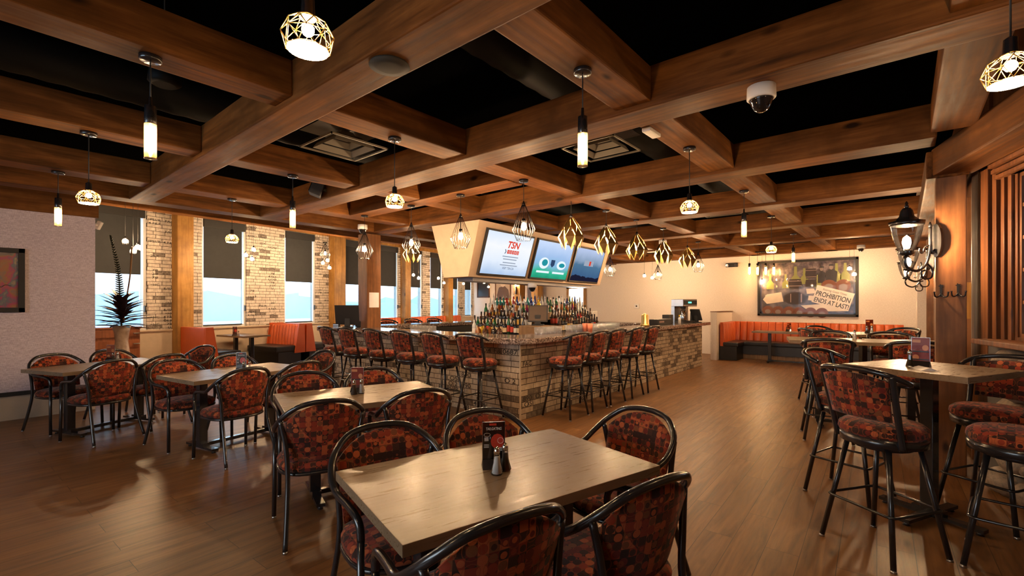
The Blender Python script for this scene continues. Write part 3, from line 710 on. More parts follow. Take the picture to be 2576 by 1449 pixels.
o = empty('exit_light', (3.39, 1.62, ZC - 0.001)); o.rotation_euler = (0, 0, PI / 2)
x, y = 3.40, 1.42
o.location = (3.47, 1.50, ZC); tag(o, 'small white plate light on the beam beside the second long beam', 'light')
MB().box(-0.035, 0.035, -0.10, 0.10, -0.03, 0, 0.008).build('lens', M_WHITE, o)
o = empty('beam_speaker', (2.88, 5.55, 2.93)); tag(o, 'black box speaker fixed to the second long beam', 'speaker')
o.rotation_euler = (0, 0.35, -0.5)
MB().box(-0.07, 0.07, -0.09, 0.09, -0.11, 0.11, 0.015).build('cabinet', M_MATTE, o); MB().box(-0.078, -0.07, -0.075, 0.075, -0.095, 0.095).build('grille', M_DUCT, o)
MB().box(0.07, 0.12, -0.02, 0.02, -0.02, 0.02).build('bracket', M_MATTE, o)
o = empty('drum_lamp', (0.95, 4.0, 3.05)); tag(o, 'dark drum fitting hanging unlit above the left beams', 'fitting')
MB().cyl((0, 0, 0.1), (0, 0, 0.95), 0.004, seg=5).build('rod', M_MATTE, o)
MB().lathe([(0.02, 0.11), (0.09, 0.10), (0.10, 0), (0.07, -0.02)], seg=18).build('drum', M_DUCT, o)
# wall camera by the partition
o = empty('wall_camera', (1.33, 8.9, 2.62)); tag(o, 'little white wall camera at the partition edge', 'camera'); o.rotation_euler = (0.5, 0, 0.7)
MB().box(-0.025, 0.025, -0.03, 0.03, -0.06, 0.06, 0.01).build('body', M_WHITE, o); MB().box(-0.06, -0.025, -0.012, 0.012, -0.012, 0.012).build('bracket', M_WHITE, o)
# ------------------------------------------------------------------ the bar
BX, BY, BZ = 4.62, 3.74, 0.97
bar = empty('bar_counter', (BX, BY, 0)); tag(bar, 'U shaped bar clad in printed brick, under the granite top', 'bar')
def stamped(L, H, seed, name, loc, rz):
    """a clad face: local X along it, facing local -Y"""
    rr = random.Random(seed)
    o = MB().box(0, L, 0, 0.06, 0, H).build(name, M_BRICKB, bar, loc, rz=rz)
    m = MB()
    for row in range(int(H / 0.075)):
        for k in range(int(L / 0.27)):
            if rr.random() < 0.20:
                w = rr.choice(['890', '0687', '7890', '&/ISC', '4 F&', 'PSI/R', 'CY', 'R', 'FAC', 'O 2', '78', '=HC', '2SX', 'LOSI', 'U68'])
                lettering(m, w, frame((0.14 + k * 0.27, -0.002, row * 0.075 + 0.010), (1, 0, 0), (0, 0, 1)), 0.085, 0, 0.012, True, min(0.25, 0.062 * len(w)))
    m.build('printed_lettering', M_INK, o)
    return o
stamped(6.975, BZ, 3, 'front_panel', (0.005, 0, 0), 0)
stamped(4.895, BZ, 4, 'side_panel', (0, 4.9, 0), -PI / 2)
MB().box(-0.006, 0.012, -0.006, 0.012, 0, BZ).build('corner_trim', M_STONEW, bar)
MB().box(6.92, 6.98, 0.06, 0.55, 0, BZ).build('end_panel', M_LAMV, bar)
MB().box(0.25, 6.9, 0.06, 0.40, 0, BZ - 0.01).box(0.06, 0.40, 0.40, 4.85, 0, BZ - 0.01).box(0.4, 5.2, 4.35, 4.75, 0, BZ - 0.01).box(5.3, 5.7, 1.0, 4.7, 0, BZ - 0.01).build('carcass', M_MATTE, bar)
def rounded(pts, radii, n=6):
    out = []; m = len(pts)
    for i in range(m):
        p = Vector(pts[i]); a = Vector(pts[i - 1]); b = Vector(pts[(i + 1) % m]); r = radii[i]
        if r <= 0: out.append((p.x, p.y)); continue
        u = (a - p).normalized(); v = (b - p).normalized(); p0 = p + u * r; p1 = p + v * r
        for k in range(n + 1):
            t = k / n; q = (1 - t) ** 2 * p0 + 2 * (1 - t) * t * p + t * t * p1; out.append((q.x, q.y))
    return out
top = MB()
xo, yo = -0.13, -0.13
top.prism(rounded([(xo, yo), (7.25, yo), (7.25, 0.50), (0.5, 0.50), (0.5, 4.35), (5.3, 4.35), (5.3, 0.95), (5.9, 0.95), (5.9, 4.98), (xo, 4.98)], [0.34, 0.05, 0.05, 0.02, 0.02, 0.02, 0.05, 0.05, 0.05, 0.05]), BZ, BZ + 0.075)
bt = top.build('granite_counter', M_GRANITE, loc=(BX, BY, 0)); tag(bt, 'polished speckled granite bar top on the brick bar', 'counter')
bv = bt.modifiers.new('edge', 'BEVEL'); bv.width = 0.012; bv.segments = 2; bv.limit_method = 'ANGLE'
TOPZ = BZ + 0.076
# stepped bottle island
isl = empty('back_bar', (6.25, 4.95, 0)); tag(isl, 'dark stepped bottle island inside the bar', 'back bar')
MB().box(0, 2.6, 0, 1.4, 0, 0.92).build('cabinet', M_MATTE, isl)
MB().box(-0.16, 2.66, -0.16, 1.46, 0.92, 0.95, 0.004).build('steel_top', M_STEEL, isl)
st = MB()
for k in range(1, 4): st.box(0.05 + 0.13 * k, 0.75, 0.02, 1.30, 0.95, 0.95 + 0.125 * k)
st.build('left_steps', M_LAMV, isl)
st = MB()
for k in range(1, 4): st.box(1.02, 2.5, 0.0 + 0.13 * k, 0.72, 0.95, 0.95 + 0.125 * k)
st.build('right_steps', M_LAMV, isl)
MB().cyl((-0.17, -0.16, 0.90), (-0.17, 1.46, 0.90), 0.018, seg=8).build('speed_rail', M_STEEL, isl)
# bottles: one mesh per kind, glass / label / top
GL = {'brown': (0.055, 0.020, 0.008), 'dark': (0.012, 0.012, 0.014), 'green': (0.01, 0.10, 0.03), 'clear': (0.55, 0.56, 0.56), 'amber': (0.25, 0.08, 0.015), 'blue': (0.015, 0.03, 0.16),
      'teal': (0.03, 0.22, 0.20), 'magenta': (0.16, 0.01, 0.06), 'yellow': (0.55, 0.36, 0.02), 'red': (0.35, 0.02, 0.015)}
GLM = {k: flat('glass_' + k, v, 0.08, coat=0.6, spec=0.6) for k, v in GL.items()}
LBM = {k: flat('label_' + k, v, 0.6) for k, v in {'cream': (0.62, 0.50, 0.32), 'white': (0.72, 0.70, 0.66), 'gold': (0.60, 0.36, 0.06), 'black': (0.02, 0.02, 0.02), 'redlab': (0.5, 0.05, 0.03)}.items()}
BPROF = {'tall': [(0, 0), (0.036, 0.002), (0.037, 0.17), (0.033, 0.195), (0.016, 0.225), (0.0135, 0.275)], 'square': [(0, 0), (0.042, 0.002), (0.042, 0.145), (0.036, 0.165), (0.015, 0.185), (0.0135, 0.24)],
         'squat': [(0, 0), (0.05, 0.002), (0.054, 0.06), (0.046, 0.11), (0.017, 0.145), (0.0145, 0.185)], 'slim': [(0, 0), (0.029, 0.002), (0.029, 0.20), (0.016, 0.25), (0.012, 0.30)]}
BMESH = {}
def bottle(kind, glass, lab, pour, pos, label, group, rz=0.0):
    key = (kind, glass, lab, pour)
    if key not in BMESH:
        b = MB(); pf = BPROF[kind]; b.lathe(pf, seg=12)
        rl, zl = pf[1][0] + 0.0008, pf[2][1]
        b.mi = 1; b.lathe([(rl, zl * 0.22), (rl, zl * 0.78)], seg=12, caps=False)
        b.mi = 2; zt = pf[-1][1]
        if pour: b.lathe([(0.013, zt), (0.013, zt + 0.018), (0.004, zt + 0.03), (0.0035, zt + 0.062), (0, zt + 0.063)], seg=8)
        else: b.lathe([(0.016, zt - 0.02), (0.016, zt + 0.022), (0, zt + 0.023)], seg=10)
        o = b.build('bottle', [GLM[glass], LBM[lab], M_STEEL if pour else M_MATTE]); BMESH[key] = o.data
    else:
        o = bpy.data.objects.new('bottle', BMESH[key]); COL.objects.link(o)
    o.location = pos; o.rotation_euler = (0, 0, rz)
    return tag(o, label, 'bottle', group)
cn = {'brown': 'brown', 'dark': 'near black', 'green': 'green', 'clear': 'clear', 'amber': 'amber', 'blue': 'deep blue', 'teal': 'teal', 'magenta': 'magenta', 'yellow': 'yellow', 'red': 'red'}
rb_ = random.Random(11)
tier = ['front bottom row', 'second step', 'third step', 'top step']
pal = [['dark', 'dark', 'brown', 'green', 'dark', 'brown'], ['brown', 'amber', 'dark', 'brown', 'red', 'dark'], ['amber', 'clear', 'brown', 'magenta', 'green', 'clear'], ['clear', 'blue', 'green', 'clear', 'yellow', 'teal', 'clear', 'red']]
for blk in (0, 1):
    for k in range(4):
        n = (15, 15, 15, 15)[k]
        for j in range(n):
            kind = rb_.choice(['tall', 'tall', 'square', 'slim'] if k else ['tall', 'square', 'tall', 'slim']); g = rb_.choice(pal[k]); lb = rb_.choice(['cream', 'white', 'gold', 'white', 'cream', 'redlab'])
            if blk == 0: pos = (6.25 + 0.115 + 0.13 * k - (0.05 if k == 0 else 0), 4.95 + 0.09 + j * 1.18 / (n - 1), 0.951 + 0.125 * k)
            else: pos = (6.25 + 1.07 + j * 1.40 / (n - 1), 4.95 + 0.055 + 0.13 * k - (0.03 if k == 0 else 0), 0.951 + 0.125 * k)
            side = ('left stack', 'right stack')[blk]
            bottle(kind, g, lb, k >= 2 and rb_.random() < 0.7, pos, '%s glass bottle with %s label, %s of the %s' % (cn[g], {'redlab': 'red'}.get(lb, lb), tier[k], side), '%s glass, %s label, %s, %s' % (cn[g], lb, tier[k], side), rb_.random() * 6)
for j, (px, kind, g, lb, d) in enumerate(((1193, 'tall', 'clear', 'white', 7.75), (1203, 'squat', 'amber', 'white', 7.7), (1212, 'squat', 'yellow', 'white', 7.75), (1221, 'squat', 'brown', 'gold', 7.62), (1232, 'squat', 'amber', 'gold', 7.7), (1243, 'squat', 'dark', 'cream', 7.6), (1256, 'squat', 'brown', 'cream', 7.55))):
    x, y = D(px, d); bottle(kind, g, lb, j == 0, (x, y, 0.951), '%s squat %s bottle at the left foot of the bottle island' % (['first', 'second', 'third', 'fourth', 'fifth', 'sixth', 'seventh'][j], cn[g]) if kind == 'squat' else 'clear tall bottle leftmost at the bottle island', 'bottles at the foot of the island')
# register screen between the stacks
def pos_terminal(loc, rz, label, back=False, s=1.0):
    o = empty('register_screen', loc, rz); tag(o, label, 'register')
    M_ = Matrix.Rotation(math.radians(-18), 4, 'X')
    MB().box(-0.17 * s, 0.17 * s, -0.014, 0.014, 0.06, 0.06 + 0.30 * s, 0.006, M_).build('display', M_MATTE, o)
    MB().box(-0.15 * s, 0.15 * s, -0.0155, -0.0142, 0.08, 0.04 + 0.30 * s, 0, M_).build('screen', flat('grey_screen', (0.12, 0.09, 0.07), 0.12), o)
    MB().box(-0.10, 0.10, -0.02, 0.16, 0, 0.02, 0.005).box(-0.05, 0.05, 0.02, 0.07, 0.02, 0.18, 0.01).build('stand', M_MATTE, o)
    return o
x, y = D(1352, 7.95); ms = pos_terminal((x, y, 1.12), math.radians(-62), 'dark framed register screen between the two bottle stacks')
MB().box(x - 0.2, x + 0.28, y - 0.2, y + 0.25, 0.95, 1.12, 0.01).build('cash_drawer', M_LAMV)
tag(bpy.data.objects['cash_drawer'], 'brown drawer box under the register screen', 'drawer')
x, y = D(875, 8.75); pos_terminal((x, y, TOPZ), math.radians(140), 'black register seen from behind at the left end of the bar', s=1.25)
x, y = D(908, 8.9); o = tag(MB().box(-0.09, 0.09, -0.07, 0.07, 0, 0.12, 0.02).box(-0.06, 0.06, -0.075, -0.06, 0.03, 0.10).build('receipt_printer', M_MATTE, loc=(x, y, TOPZ), rz=0.4), 'black receipt printer right of the left register', 'printer')
x, y = D(847, 8.55)
for k in range(6): tag(MB().box(-0.05, 0.05, -0.05, 0.05, 0, 0.013, 0.002).build('coaster', M_MATTE if k % 2 else M_STEEL, loc=(x, y, TOPZ + 0.0135 * k), rz=0.7), 'square coaster in the small stack beside the left register', 'coaster', 'coaster stack by the left register')
# paper notice on the column
tag(MB().box(-0.151, -0.1505, -0.105, 0.105, 1.42, 1.70).build('paper_notice', M_PAPER, loc=(5.06, 7.775, 0)), 'blank white paper notice taped to the wood column', 'notice')
bpy.data.objects['paper_notice'].location = (5.06, 7.78, 0); bpy.data.objects['paper_notice'].rotation_euler = (0, 0, PI / 2)
# tumblers on the inner edge of the counter
TUM = MB().lathe([(0.034, 0), (0.038, 0.10), (0.036, 0.10), (0.032, 0.008), (0, 0.008)], seg=12, caps=False); tm = None
def tumbler(pos, label, group, s=1.0):
    global tm
    if tm is None:
        o = TUM.build('tumbler', M_TUMBLER); tm = o.data
    else: o = bpy.data.objects.new('tumbler', tm); COL.objects.link(o)
    o.location = pos; o.scale = (s, s, s); return tag(o, label, 'glass', group)
for r_ in range(2):
    for j in range(5): tumbler((5.46 + 0.115 * j, 4.02 + 0.09 * r_, TOPZ), 'clear tumbler in the double row left on the bar corner', 'tumblers on the bar corner')
for r_ in range(3):
    for j in range(14): tumbler((6.30 + 0.105 * j, 3.95 + 0.085 * r_, TOPZ), 'clear tumbler in the long rows behind the right hand stools', 'tumblers in long rows on the bar')
for r_ in range(2):
    for j in range(6): tumbler((5.30 + 0.09 * r_, 6.3 + 0.1 * j, 1.0), 'clear tumbler left of the bottle island', 'tumblers left of the bottle island')
tag(MB().box(5.2, 5.5, 6.2, 6.95, 0, 0.985, 0.01).build('glass_rack', M_STEEL), 'steel cooler under the tumblers left of the bottle island', 'cooler')
x, y = D(1488, 7.4)
for k in range(2): tag(MB().lathe([(0.036, 0), (0.045, 0.13), (0.042, 0.13), (0.03, 0.01)], seg=12).build('paper_cup', flat('orange_cup%d' % k, (0.7, 0.22, 0.12), 0.5), loc=(x, 3.82 + 0.09 * k, TOPZ)), 'orange cup among the tumblers, %s one' % ('front', 'back')[k], 'cup', 'orange cups on the bar')
# things at the right end of the bar
x = 8.62
tag(MB().lathe([(0.085, 0), (0.085, 0.05), (0.07, 0.06), (0.068, 0.22), (0.05, 0.235), (0.02, 0.24), (0.02, 0.255), (0, 0.256)], seg=18).build('gold_canister', M_GOLD, loc=(x, 3.86, TOPZ)), 'tall gold canister standing on the bar', 'canister')
o = empty('coffee_brewer', (11.1, 4.0, TOPZ), math.radians(-30)); tag(o, 'steel coffee brewer with green display at the bar end', 'coffee machine')
MB().box(-0.2, 0.2, -0.22, 0.2, 0.38, 0.55, 0.008).box(-0.2, 0.2, 0.08, 0.2, 0, 0.38).build('body', M_STEEL, o)
MB().box(-0.19, 0.19, -0.226, -0.22, 0.42, 0.52).build('control_panel', M_MATTE, o); MB().box(-0.06, 0.03, -0.229, -0.2262, 0.455, 0.49).build('display', M_LEDG, o)
MB().box(-0.2, 0.2, -0.22, 0.1, 0, 0.04).build('base', M_MATTE, o); MB().lathe([(0.07, 0.04), (0.075, 0.06), (0.07, 0.28), (0.05, 0.30)], (-0.08, -0.08, 0), 16).build('urn', M_CHROME, o)
MB().lathe([(0.05, 0.31), (0.065, 0.38)], (-0.08, -0.08, 0), 12).build('brew_basket', M_MATTE, o)
pos_terminal((11.2, 3.70, TOPZ), math.radians(60), 'tilted register tablet in front of the coffee brewer', s=0.9)
o = empty('thermal_jug', (11.62, 3.95, TOPZ)); tag(o, 'black jug at the end of the granite top', 'jug')
MB().lathe([(0.075, 0), (0.08, 0.02), (0.075, 0.22), (0.05, 0.25), (0, 0.26)], seg=16).build('body', M_MATTE, o)
MB().tube([(0.07, 0, 0.2), (0.13, 0, 0.2), (0.13, 0, 0.06), (0.075, 0, 0.05)], 0.01, 6).build('handle', M_MATTE, o)
o = empty('garnish_tray', (9.6, 3.95, TOPZ), 0.0); tag(o, 'long black garnish box on the bar between canister and brewer', 'tray')
MB().box(-0.35, 0.35, -0.1, 0.1, 0, 0.12, 0.01).build('box', M_MATTE, o); MB().box(-0.3, -0.05, -0.1015, -0.1, 0.05, 0.085).build('name_plate', M_STEEL, o)
o = empty('sauce_bottle', (10.45, 3.86, TOPZ)); tag(o, 'white sauce bottle with yellow cap on the bar', 'bottle')
MB().lathe([(0.03, 0), (0.032, 0.11), (0.014, 0.14), (0.013, 0.155)], seg=12).build('body', LBM['white'], o); MB().lathe([(0.016, 0.15), (0.016, 0.19), (0, 0.192)], seg=10).build('cap', GLM['yellow'], o)
tag(MB().box(-0.12, 0.12, -0.08, 0.08, 0, 0.2, 0.01).build('card_reader_box', M_MATTE, loc=(10.25, 4.05, TOPZ)), 'small black box behind the sauce bottle', 'box')
o = empty('ice_bin', (10.2, 6.1, TOPZ), 0.2); tag(o, 'white counter appliance with dark opening on the rear granite leg', 'appliance')
MB().box(-0.17, 0.17, -0.22, 0.22, 0, 0.27, 0.02).build('body', M_WHITE, o); MB().box(-0.175, -0.17, -0.14, 0.14, 0.04, 0.18).build('opening', M_MATTE, o)
o = empty('serving_tray', (10.2, 6.85, TOPZ), 0.1); tag(o, 'shallow black tray with a slanted brown lid on the rear granite leg', 'tray')
MB().box(-0.15, 0.15, -0.3, 0.3, 0, 0.12, 0.01).build('body', M_MATTE, o); MB().hexa([(-0.17, -0.36, 0.12), (0.17, -0.36, 0.12), (0.17, 0.40, 0.12), (-0.17, 0.40, 0.12)], [(-0.17, -0.30, 0.14), (0.17, -0.30, 0.14), (0.17, 0.48, 0.17), (-0.17, 0.48, 0.17)]).build('lid', M_LAMV, o)
# ------------------------------------------------------------------ television box over the bar
TA = math.radians(3.0)
tb = empty('television_box', (5.20, 5.02, 0), TA); tag(tb, 'cream tapered box hanging from the beams over the bar', 'bulkhead')
LT, zb, zt_ = 4.65, 1.92, 2.79
MB().hexa([(0.03, 0.26, zb), (LT - 0.02, 0.26, zb), (LT - 0.02, 0.80, zb), (0.03, 0.80, zb)], [(0, 0, zt_), (LT, 0, zt_), (LT, 1.06, zt_), (0, 1.06, zt_)]).build('body', M_BOXP, tb)
MB().box(0.25, LT - 0.25, 0.36, 0.70, zb - 0.06, zb).build('underside_panel', flat('grey_underside', (0.22, 0.22, 0.26), 0.3), tb)
sl = Vector((0, 0.26, zb - zt_)).normalized(); upv = -sl
def scr(name, fn):
    t = NT(name); tc = t.n('TexCoord'); c = fn(t, tc.outputs['Object']); e = t.n('Emission'); t.l(c, e.inputs[0]); e.inputs[1].default_value = 1.0
    t.l(e.outputs[0], t.out.inputs[0]); return t.m
def zgrad(t, v, stops, nscale=3.0, na=0.25):
    sp = t.n('SeparateXYZ'); t.l(v, sp.inputs[0]); nz = t.noise(v, nscale, 4)
    f = t.math('ADD', t.math('MULTIPLY', t.math('ADD', sp.outputs[1], 0.35), 1.43), t.math('MULTIPLY', t.math('SUBTRACT', nz, 0.5), na))
    return t.ramp(f, stops)
S1 = scr('sports_menu_screen', lambda t, v: zgrad(t, v, [(0, (0.45, 0.60, 0.85)), (0.3, (0.80, 0.88, 1.0)), (0.7, (0.95, 0.97, 1.0)), (1, (0.75, 0.85, 1.0))]))
S2 = scr('match_preview_screen', lambda t, v: zgrad(t, v, [(0, (0.02, 0.32, 0.18)), (0.18, (0.04, 0.5, 0.30)), (0.38, (0.25, 0.5, 0.75)), (0.62, (0.38, 0.55, 0.85)), (1, (0.62, 0.75, 1.0))]))
S3 = scr('hazy_match_screen', lambda t, v: zgrad(t, v, [(0, (0.012, 0.012, 0.03)), (0.14, (0.012, 0.012, 0.03)), (0.16, (0.05, 0.12, 0.25)), (0.5, (0.08, 0.18, 0.30)), (0.62, (0.25, 0.35, 0.50)), (1, (0.50, 0.60, 0.85))]))
E_RED = emit('screen_red', (0.75, 0.06, 0.03), 1.0); E_GREY = emit('screen_grey', (0.35, 0.40, 0.5), 1.0); E_NAVY = emit('screen_navy', (0.03, 0.06, 0.14), 1.0); E_WHT = emit('screen_white', (0.85, 0.95, 1.0), 1.0); E_TEAL = emit('screen_teal', (0.02, 0.30, 0.36), 1.0)
def ell(cx, cy, a, b, n=20): return [(cx + a * math.cos(2 * PI * k / n), cy + b * math.sin(2 * PI * k / n), 0) for k in range(n)]
for i, (cx, mat) in enumerate(((0.86, S1), (2.30, S2), (3.74, S3))):
    o = empty('television'); o.matrix_world = Matrix.Translation((5.20, 5.02, 0)) @ Matrix.Rotation(TA, 4, 'Z') @ frame(Vector((cx, 0.145, (zb + zt_) / 2 - 0.02)), (1, 0, 0), upv)
    tag(o, ('flat television with a white sports menu on the box', 'middle flat television with blue and green match preview', 'farthest flat television with a hazy blue picture')[i], 'television', 'televisions on the box')
    MB().box(-0.66, 0.66, -0.385, 0.385, 0.0, 0.05, 0.006).build('casing', M_MATTE, o)
    MB().box(-0.63, 0.63, -0.35, 0.355, 0.0502, 0.052).build('screen', mat, o)
    if i == 0:
        m = MB(); lettering(m, 'TSN', Matrix.Translation((0.1, 0.12, 0.0535)), 0.16, 0.25, 0.03, True, 0.34); m.build('screen_logo', E_RED, o)
        m = MB()
        for k in range(5): m.box(-0.05 + 0.067 * k, 0.008 + 0.067 * k, 0.02, 0.085, 0.0528, 0.0533)
        m.build('channel_boxes', E_RED, o)
        m = MB()
        for k in range(5): lettering(m, str(k + 1), Matrix.Translation((-0.021 + 0.067 * k, 0.033, 0.0538)), 0.055)
        m.build('channel_numbers', E_WHT, o)
        m = MB(); m.poly([(-0.12, 0.09, 0.0533), (-0.10, 0.09, 0.0533), (-0.075, 0.052, 0.0533), (-0.095, 0.052, 0.0533)]).poly([(-0.095, 0.052, 0.0533), (-0.075, 0.052, 0.0533), (-0.10, 0.015, 0.0533), (-0.12, 0.015, 0.0533)])
        lettering(m, 'VISIT TSN.CA', Matrix.Translation((0.07, -0.25, 0.0533)), 0.055, 0, 0.003); m.build('screen_text', E_NAVY, o)
        m = MB()
        for yy, w in ((-0.04, 0.44), (-0.085, 0.38), (-0.145, 0.36), (-0.19, 0.48)): m.box(0.07 - w / 2, 0.07 + w / 2, yy, yy + 0.018, 0.0528, 0.0533)
        m.build('small_print', E_GREY, o)
    if i == 1:
        m = MB(); m.poly([(a, b, 0.0535) for a, b, _ in ell(-0.30, -0.06, 0.17, 0.11)]).poly([(a, b, 0.0535) for a, b, _ in ell(0.33, -0.07, 0.17, 0.09)]); m.box(-0.5, -0.06, -0.25, -0.21, 0.053, 0.0535).box(0.06, 0.5, -0.25, -0.21, 0.053, 0.0535); m.build('team_badges', E_WHT, o)
        m = MB(); m.poly([(a, b, 0.0545) for a, b, _ in ell(-0.28, -0.05, 0.10, 0.065)]).poly([(a, b, 0.0545) for a, b, _ in ell(0.35, -0.07, 0.11, 0.045)]); m.build('badge_fill', E_TEAL, o)
        m = MB(); m.poly([(-0.07, 0.02, 0.0535), (-0.07, -0.08, 0.0535), (0.0, -0.13, 0.0535), (0.07, -0.08, 0.0535), (0.07, 0.02, 0.0535)]); m.build('league_shield', E_NAVY, o)
    if i == 2:
        m = MB(); m.box(-0.2, 0.22, -0.01, 0.11, 0.053, 0.0533); m.build('screen_logo', E_GREY, o)
        m = MB(); m.box(0.02, 0.10, 0.0, 0.10, 0.0534, 0.0538); m.build('logo_block', E_RED, o)
x, y = D(1345, 8.0); dup(bpy.data.objects['dome_camera'], (x + 0.35, y + 0.32, zb - 0.06), 0, 'dark dome camera under the television box', 'dome security cameras')
# ------------------------------------------------------------------ dining tables, chairs, stools
def shell(mb, fn, nu, nv, t0, puff):
    """a padded curved panel: fn(u, v) -> mid point, thickened along local Y"""
    F_, B_ = [], []
    for i in range(nu + 1):
        u = -1 + 2 * i / nu; fr, bk = [], []
        for j in range(nv + 1):
            v = j / nv; p = Vector(fn(u, v)); e = (1 - abs(u) ** 5) * (1 - abs(2 * v - 1) ** 5); h = t0 + puff * e
            fr.append(mb.bm.verts.new(p + Vector((0, h, 0)))); bk.append(mb.bm.verts.new(p - Vector((0, h * 0.7, 0))))
        F_.append(fr); B_.append(bk)
    for i in range(nu):
        for j in range(nv):
            mb._f([F_[i][j], F_[i + 1][j], F_[i + 1][j + 1], F_[i][j + 1]], True); mb._f([B_[i][j + 1], B_[i + 1][j + 1], B_[i + 1][j], B_[i][j]], True)
    for i in range(nu):
        mb._f([F_[i][0], B_[i][0], B_[i + 1][0], F_[i + 1][0]], True); mb._f([F_[i + 1][nv], B_[i + 1][nv], B_[i][nv], F_[i][nv]], True)
    for j in range(nv):
        mb._f([F_[0][j + 1], B_[0][j + 1], B_[0][j], F_[0][j]], True); mb._f([F_[nu][j], B_[nu][j], B_[nu][j + 1], F_[nu][j + 1]], True)
    return mb
def superell(a, b, n=28, p=2.6):
    out = []
    for k in range(n):
        t = 2 * PI * k / n; c, s = math.cos(t), math.sin(t)
        out.append((a * math.copysign(abs(c) ** (2 / p), c), b * math.copysign(abs(s) ** (2 / p), s)))
    return out
def cushion(mb, a, b, prof, p=2.6, n=28):
    rings = []
    for f, z in prof:
        if f < 1e-6: rings.append([mb.bm.verts.new((0, 0, z))])
        else: rings.append([mb.bm.verts.new((x * f, y * f, z)) for x, y in superell(a, b, n, p)])
    for A, B in zip(rings, rings[1:]):
        for j in range(n):
            k = (j + 1) % n
            if len(A) == 1: mb._f([A[0], B[k], B[j]], True)
            elif len(B) == 1: mb._f([A[j], A[k], B[0]], True)
            else: mb._f([A[j], A[k], B[k], B[j]], True)
    return mb
def mk_chair():
    r = empty('dining_chair')
    cushion(MB(), 0.252, 0.245, [(0, 0.415), (0.9, 0.415), (0.99, 0.432), (1.0, 0.455), (0.95, 0.476), (0.8, 0.489), (0.5, 0.499), (0, 0.503)]).build('seat', M_FABRIC, r)
    def back(u, v):
        zt = 0.858 - 0.085 * u * u - 0.02 * u ** 4; return (0.212 * u * (1 + 0.06 * v), -0.212 - 0.07 * v + 0.058 * u * u, 0.485 + v * (zt - 0.485))
    shell(MB(), back, 12, 8, 0.008, 0.016).build('backrest', M_FABRIC, r)
    pts = [(0.245, 0.205, 0.565), (0.247, 0.198, 0.615), (0.252, 0.16, 0.648), (0.258, 0.06, 0.660), (0.270, -0.05, 0.672), (0.272, -0.13, 0.715), (0.240, -0.215, 0.785), (0.165, -0.272, 0.848), (0.08, -0.292, 0.870), (0, -0.296, 0.875)]
    path = smooth_path([(-x, y, z) for x, y, z in pts] + [(x, y, z) for x, y, z in reversed(pts[:-1])], 4)
    MB().tube(path, 0.0165, 10).build('arm_rail', M_BLACK, r)
    MB().tube([(x, y, 0.412) for x, y in superell(0.243, 0.236, 30)], 0.0125, 8, closed=True).build('seat_frame', M_BLACK, r)
    for s in (-1, 1):
        l = MB().tube([(s * 0.245, 0.205, 0.57), (s * 0.246, 0.205, 0.30), (s * 0.250, 0.215, 0.012)], 0.0150, 10).build('leg', M_BLACK, r)
        MB().cyl((s * 0.250, 0.215, 0.0), (s * 0.250, 0.215, 0.014), 0.016, 0.012, 10).build('glide', M_STEEL, l)
        l = MB().tube(smooth_path([(s * 0.252, -0.20, 0.765), (s * 0.222, -0.215, 0.60), (s * 0.212, -0.222, 0.42), (s * 0.222, -0.275, 0.22), (s * 0.240, -0.345, 0.012)], 4), 0.0150, 10).build('leg', M_BLACK, r)
        MB().cyl((s * 0.240, -0.345, 0.0), (s * 0.240, -0.345, 0.014), 0.016, 0.012, 10).build('glide', M_STEEL, l)
    return r
def mk_stool():
    r = empty('bar_stool')
    cushion(MB(), 0.222, 0.222, [(0, 0.70), (0.95, 0.70), (1.0, 0.722), (0.98, 0.752), (0.86, 0.774), (0.5, 0.786), (0, 0.79)], 2.1).build('seat', M_FABRIC, r)
    MB().lathe([(0.20, 0.650), (0.218, 0.652), (0.220, 0.703), (0.20, 0.704)], seg=28).build('seat_frame', M_BLACK, r)
    MB().lathe([(0.15, 0.622), (0.15, 0.650)], seg=20).build('swivel', M_BLACK, r)
    def back(u, v): return (0.178 * u * (1 + 0.10 * v), -0.205 - 0.055 * v + 0.03 * u * u, 0.815 + v * (0.268 - 0.03 * u * u))
    shell(MB(), back, 10, 7, 0.008, 0.016).build('backrest', M_FABRIC, r)
    pts = [(0.238, -0.115, 1.035), (0.235, -0.17, 1.058), (0.195, -0.235, 1.090), (0.10, -0.272, 1.108), (0, -0.282, 1.112)]
    MB().tube(smooth_path([(-x, y, z) for x, y, z in pts] + [(x, y, z) for x, y, z in reversed(pts[:-1])], 4), 0.0165, 10).build('top_rail', M_BLACK, r)
    for s in (-1, 1):
        MB().tube(smooth_path([(s * 0.195, -0.115, 0.655), (s * 0.198, -0.14, 0.76), (s * 0.208, -0.205, 1.02), (s * 0.21, -0.222, 1.085)], 3), 0.0175, 8).build('back_post', M_BLACK, r)
    for sx in (-1, 1):
        for sy in (-1, 1):
            l = MB().cyl((sx * 0.125, sy * 0.125, 0.635), (sx * 0.218, sy * 0.218, 0.012), 0.0150, seg=10).build('leg', M_BLACK, r)
            MB().cyl((sx * 0.219, sy * 0.219, 0.0), (sx * 0.219, sy * 0.219, 0.014), 0.017, 0.013, 10).build('glide', M_STEEL, l)
    MB().tube([(x, y, 0.285) for x, y in rounded([(-0.20, -0.20), (0.20, -0.20), (0.20, 0.20), (-0.20, 0.20)], [0.04] * 4, 4)], 0.0085, 8, closed=True).build('foot_ring', M_BLACK, r)
    return r
CHAIR = mk_chair(); STOOL = mk_stool(); used = {'c': False, 's': False}
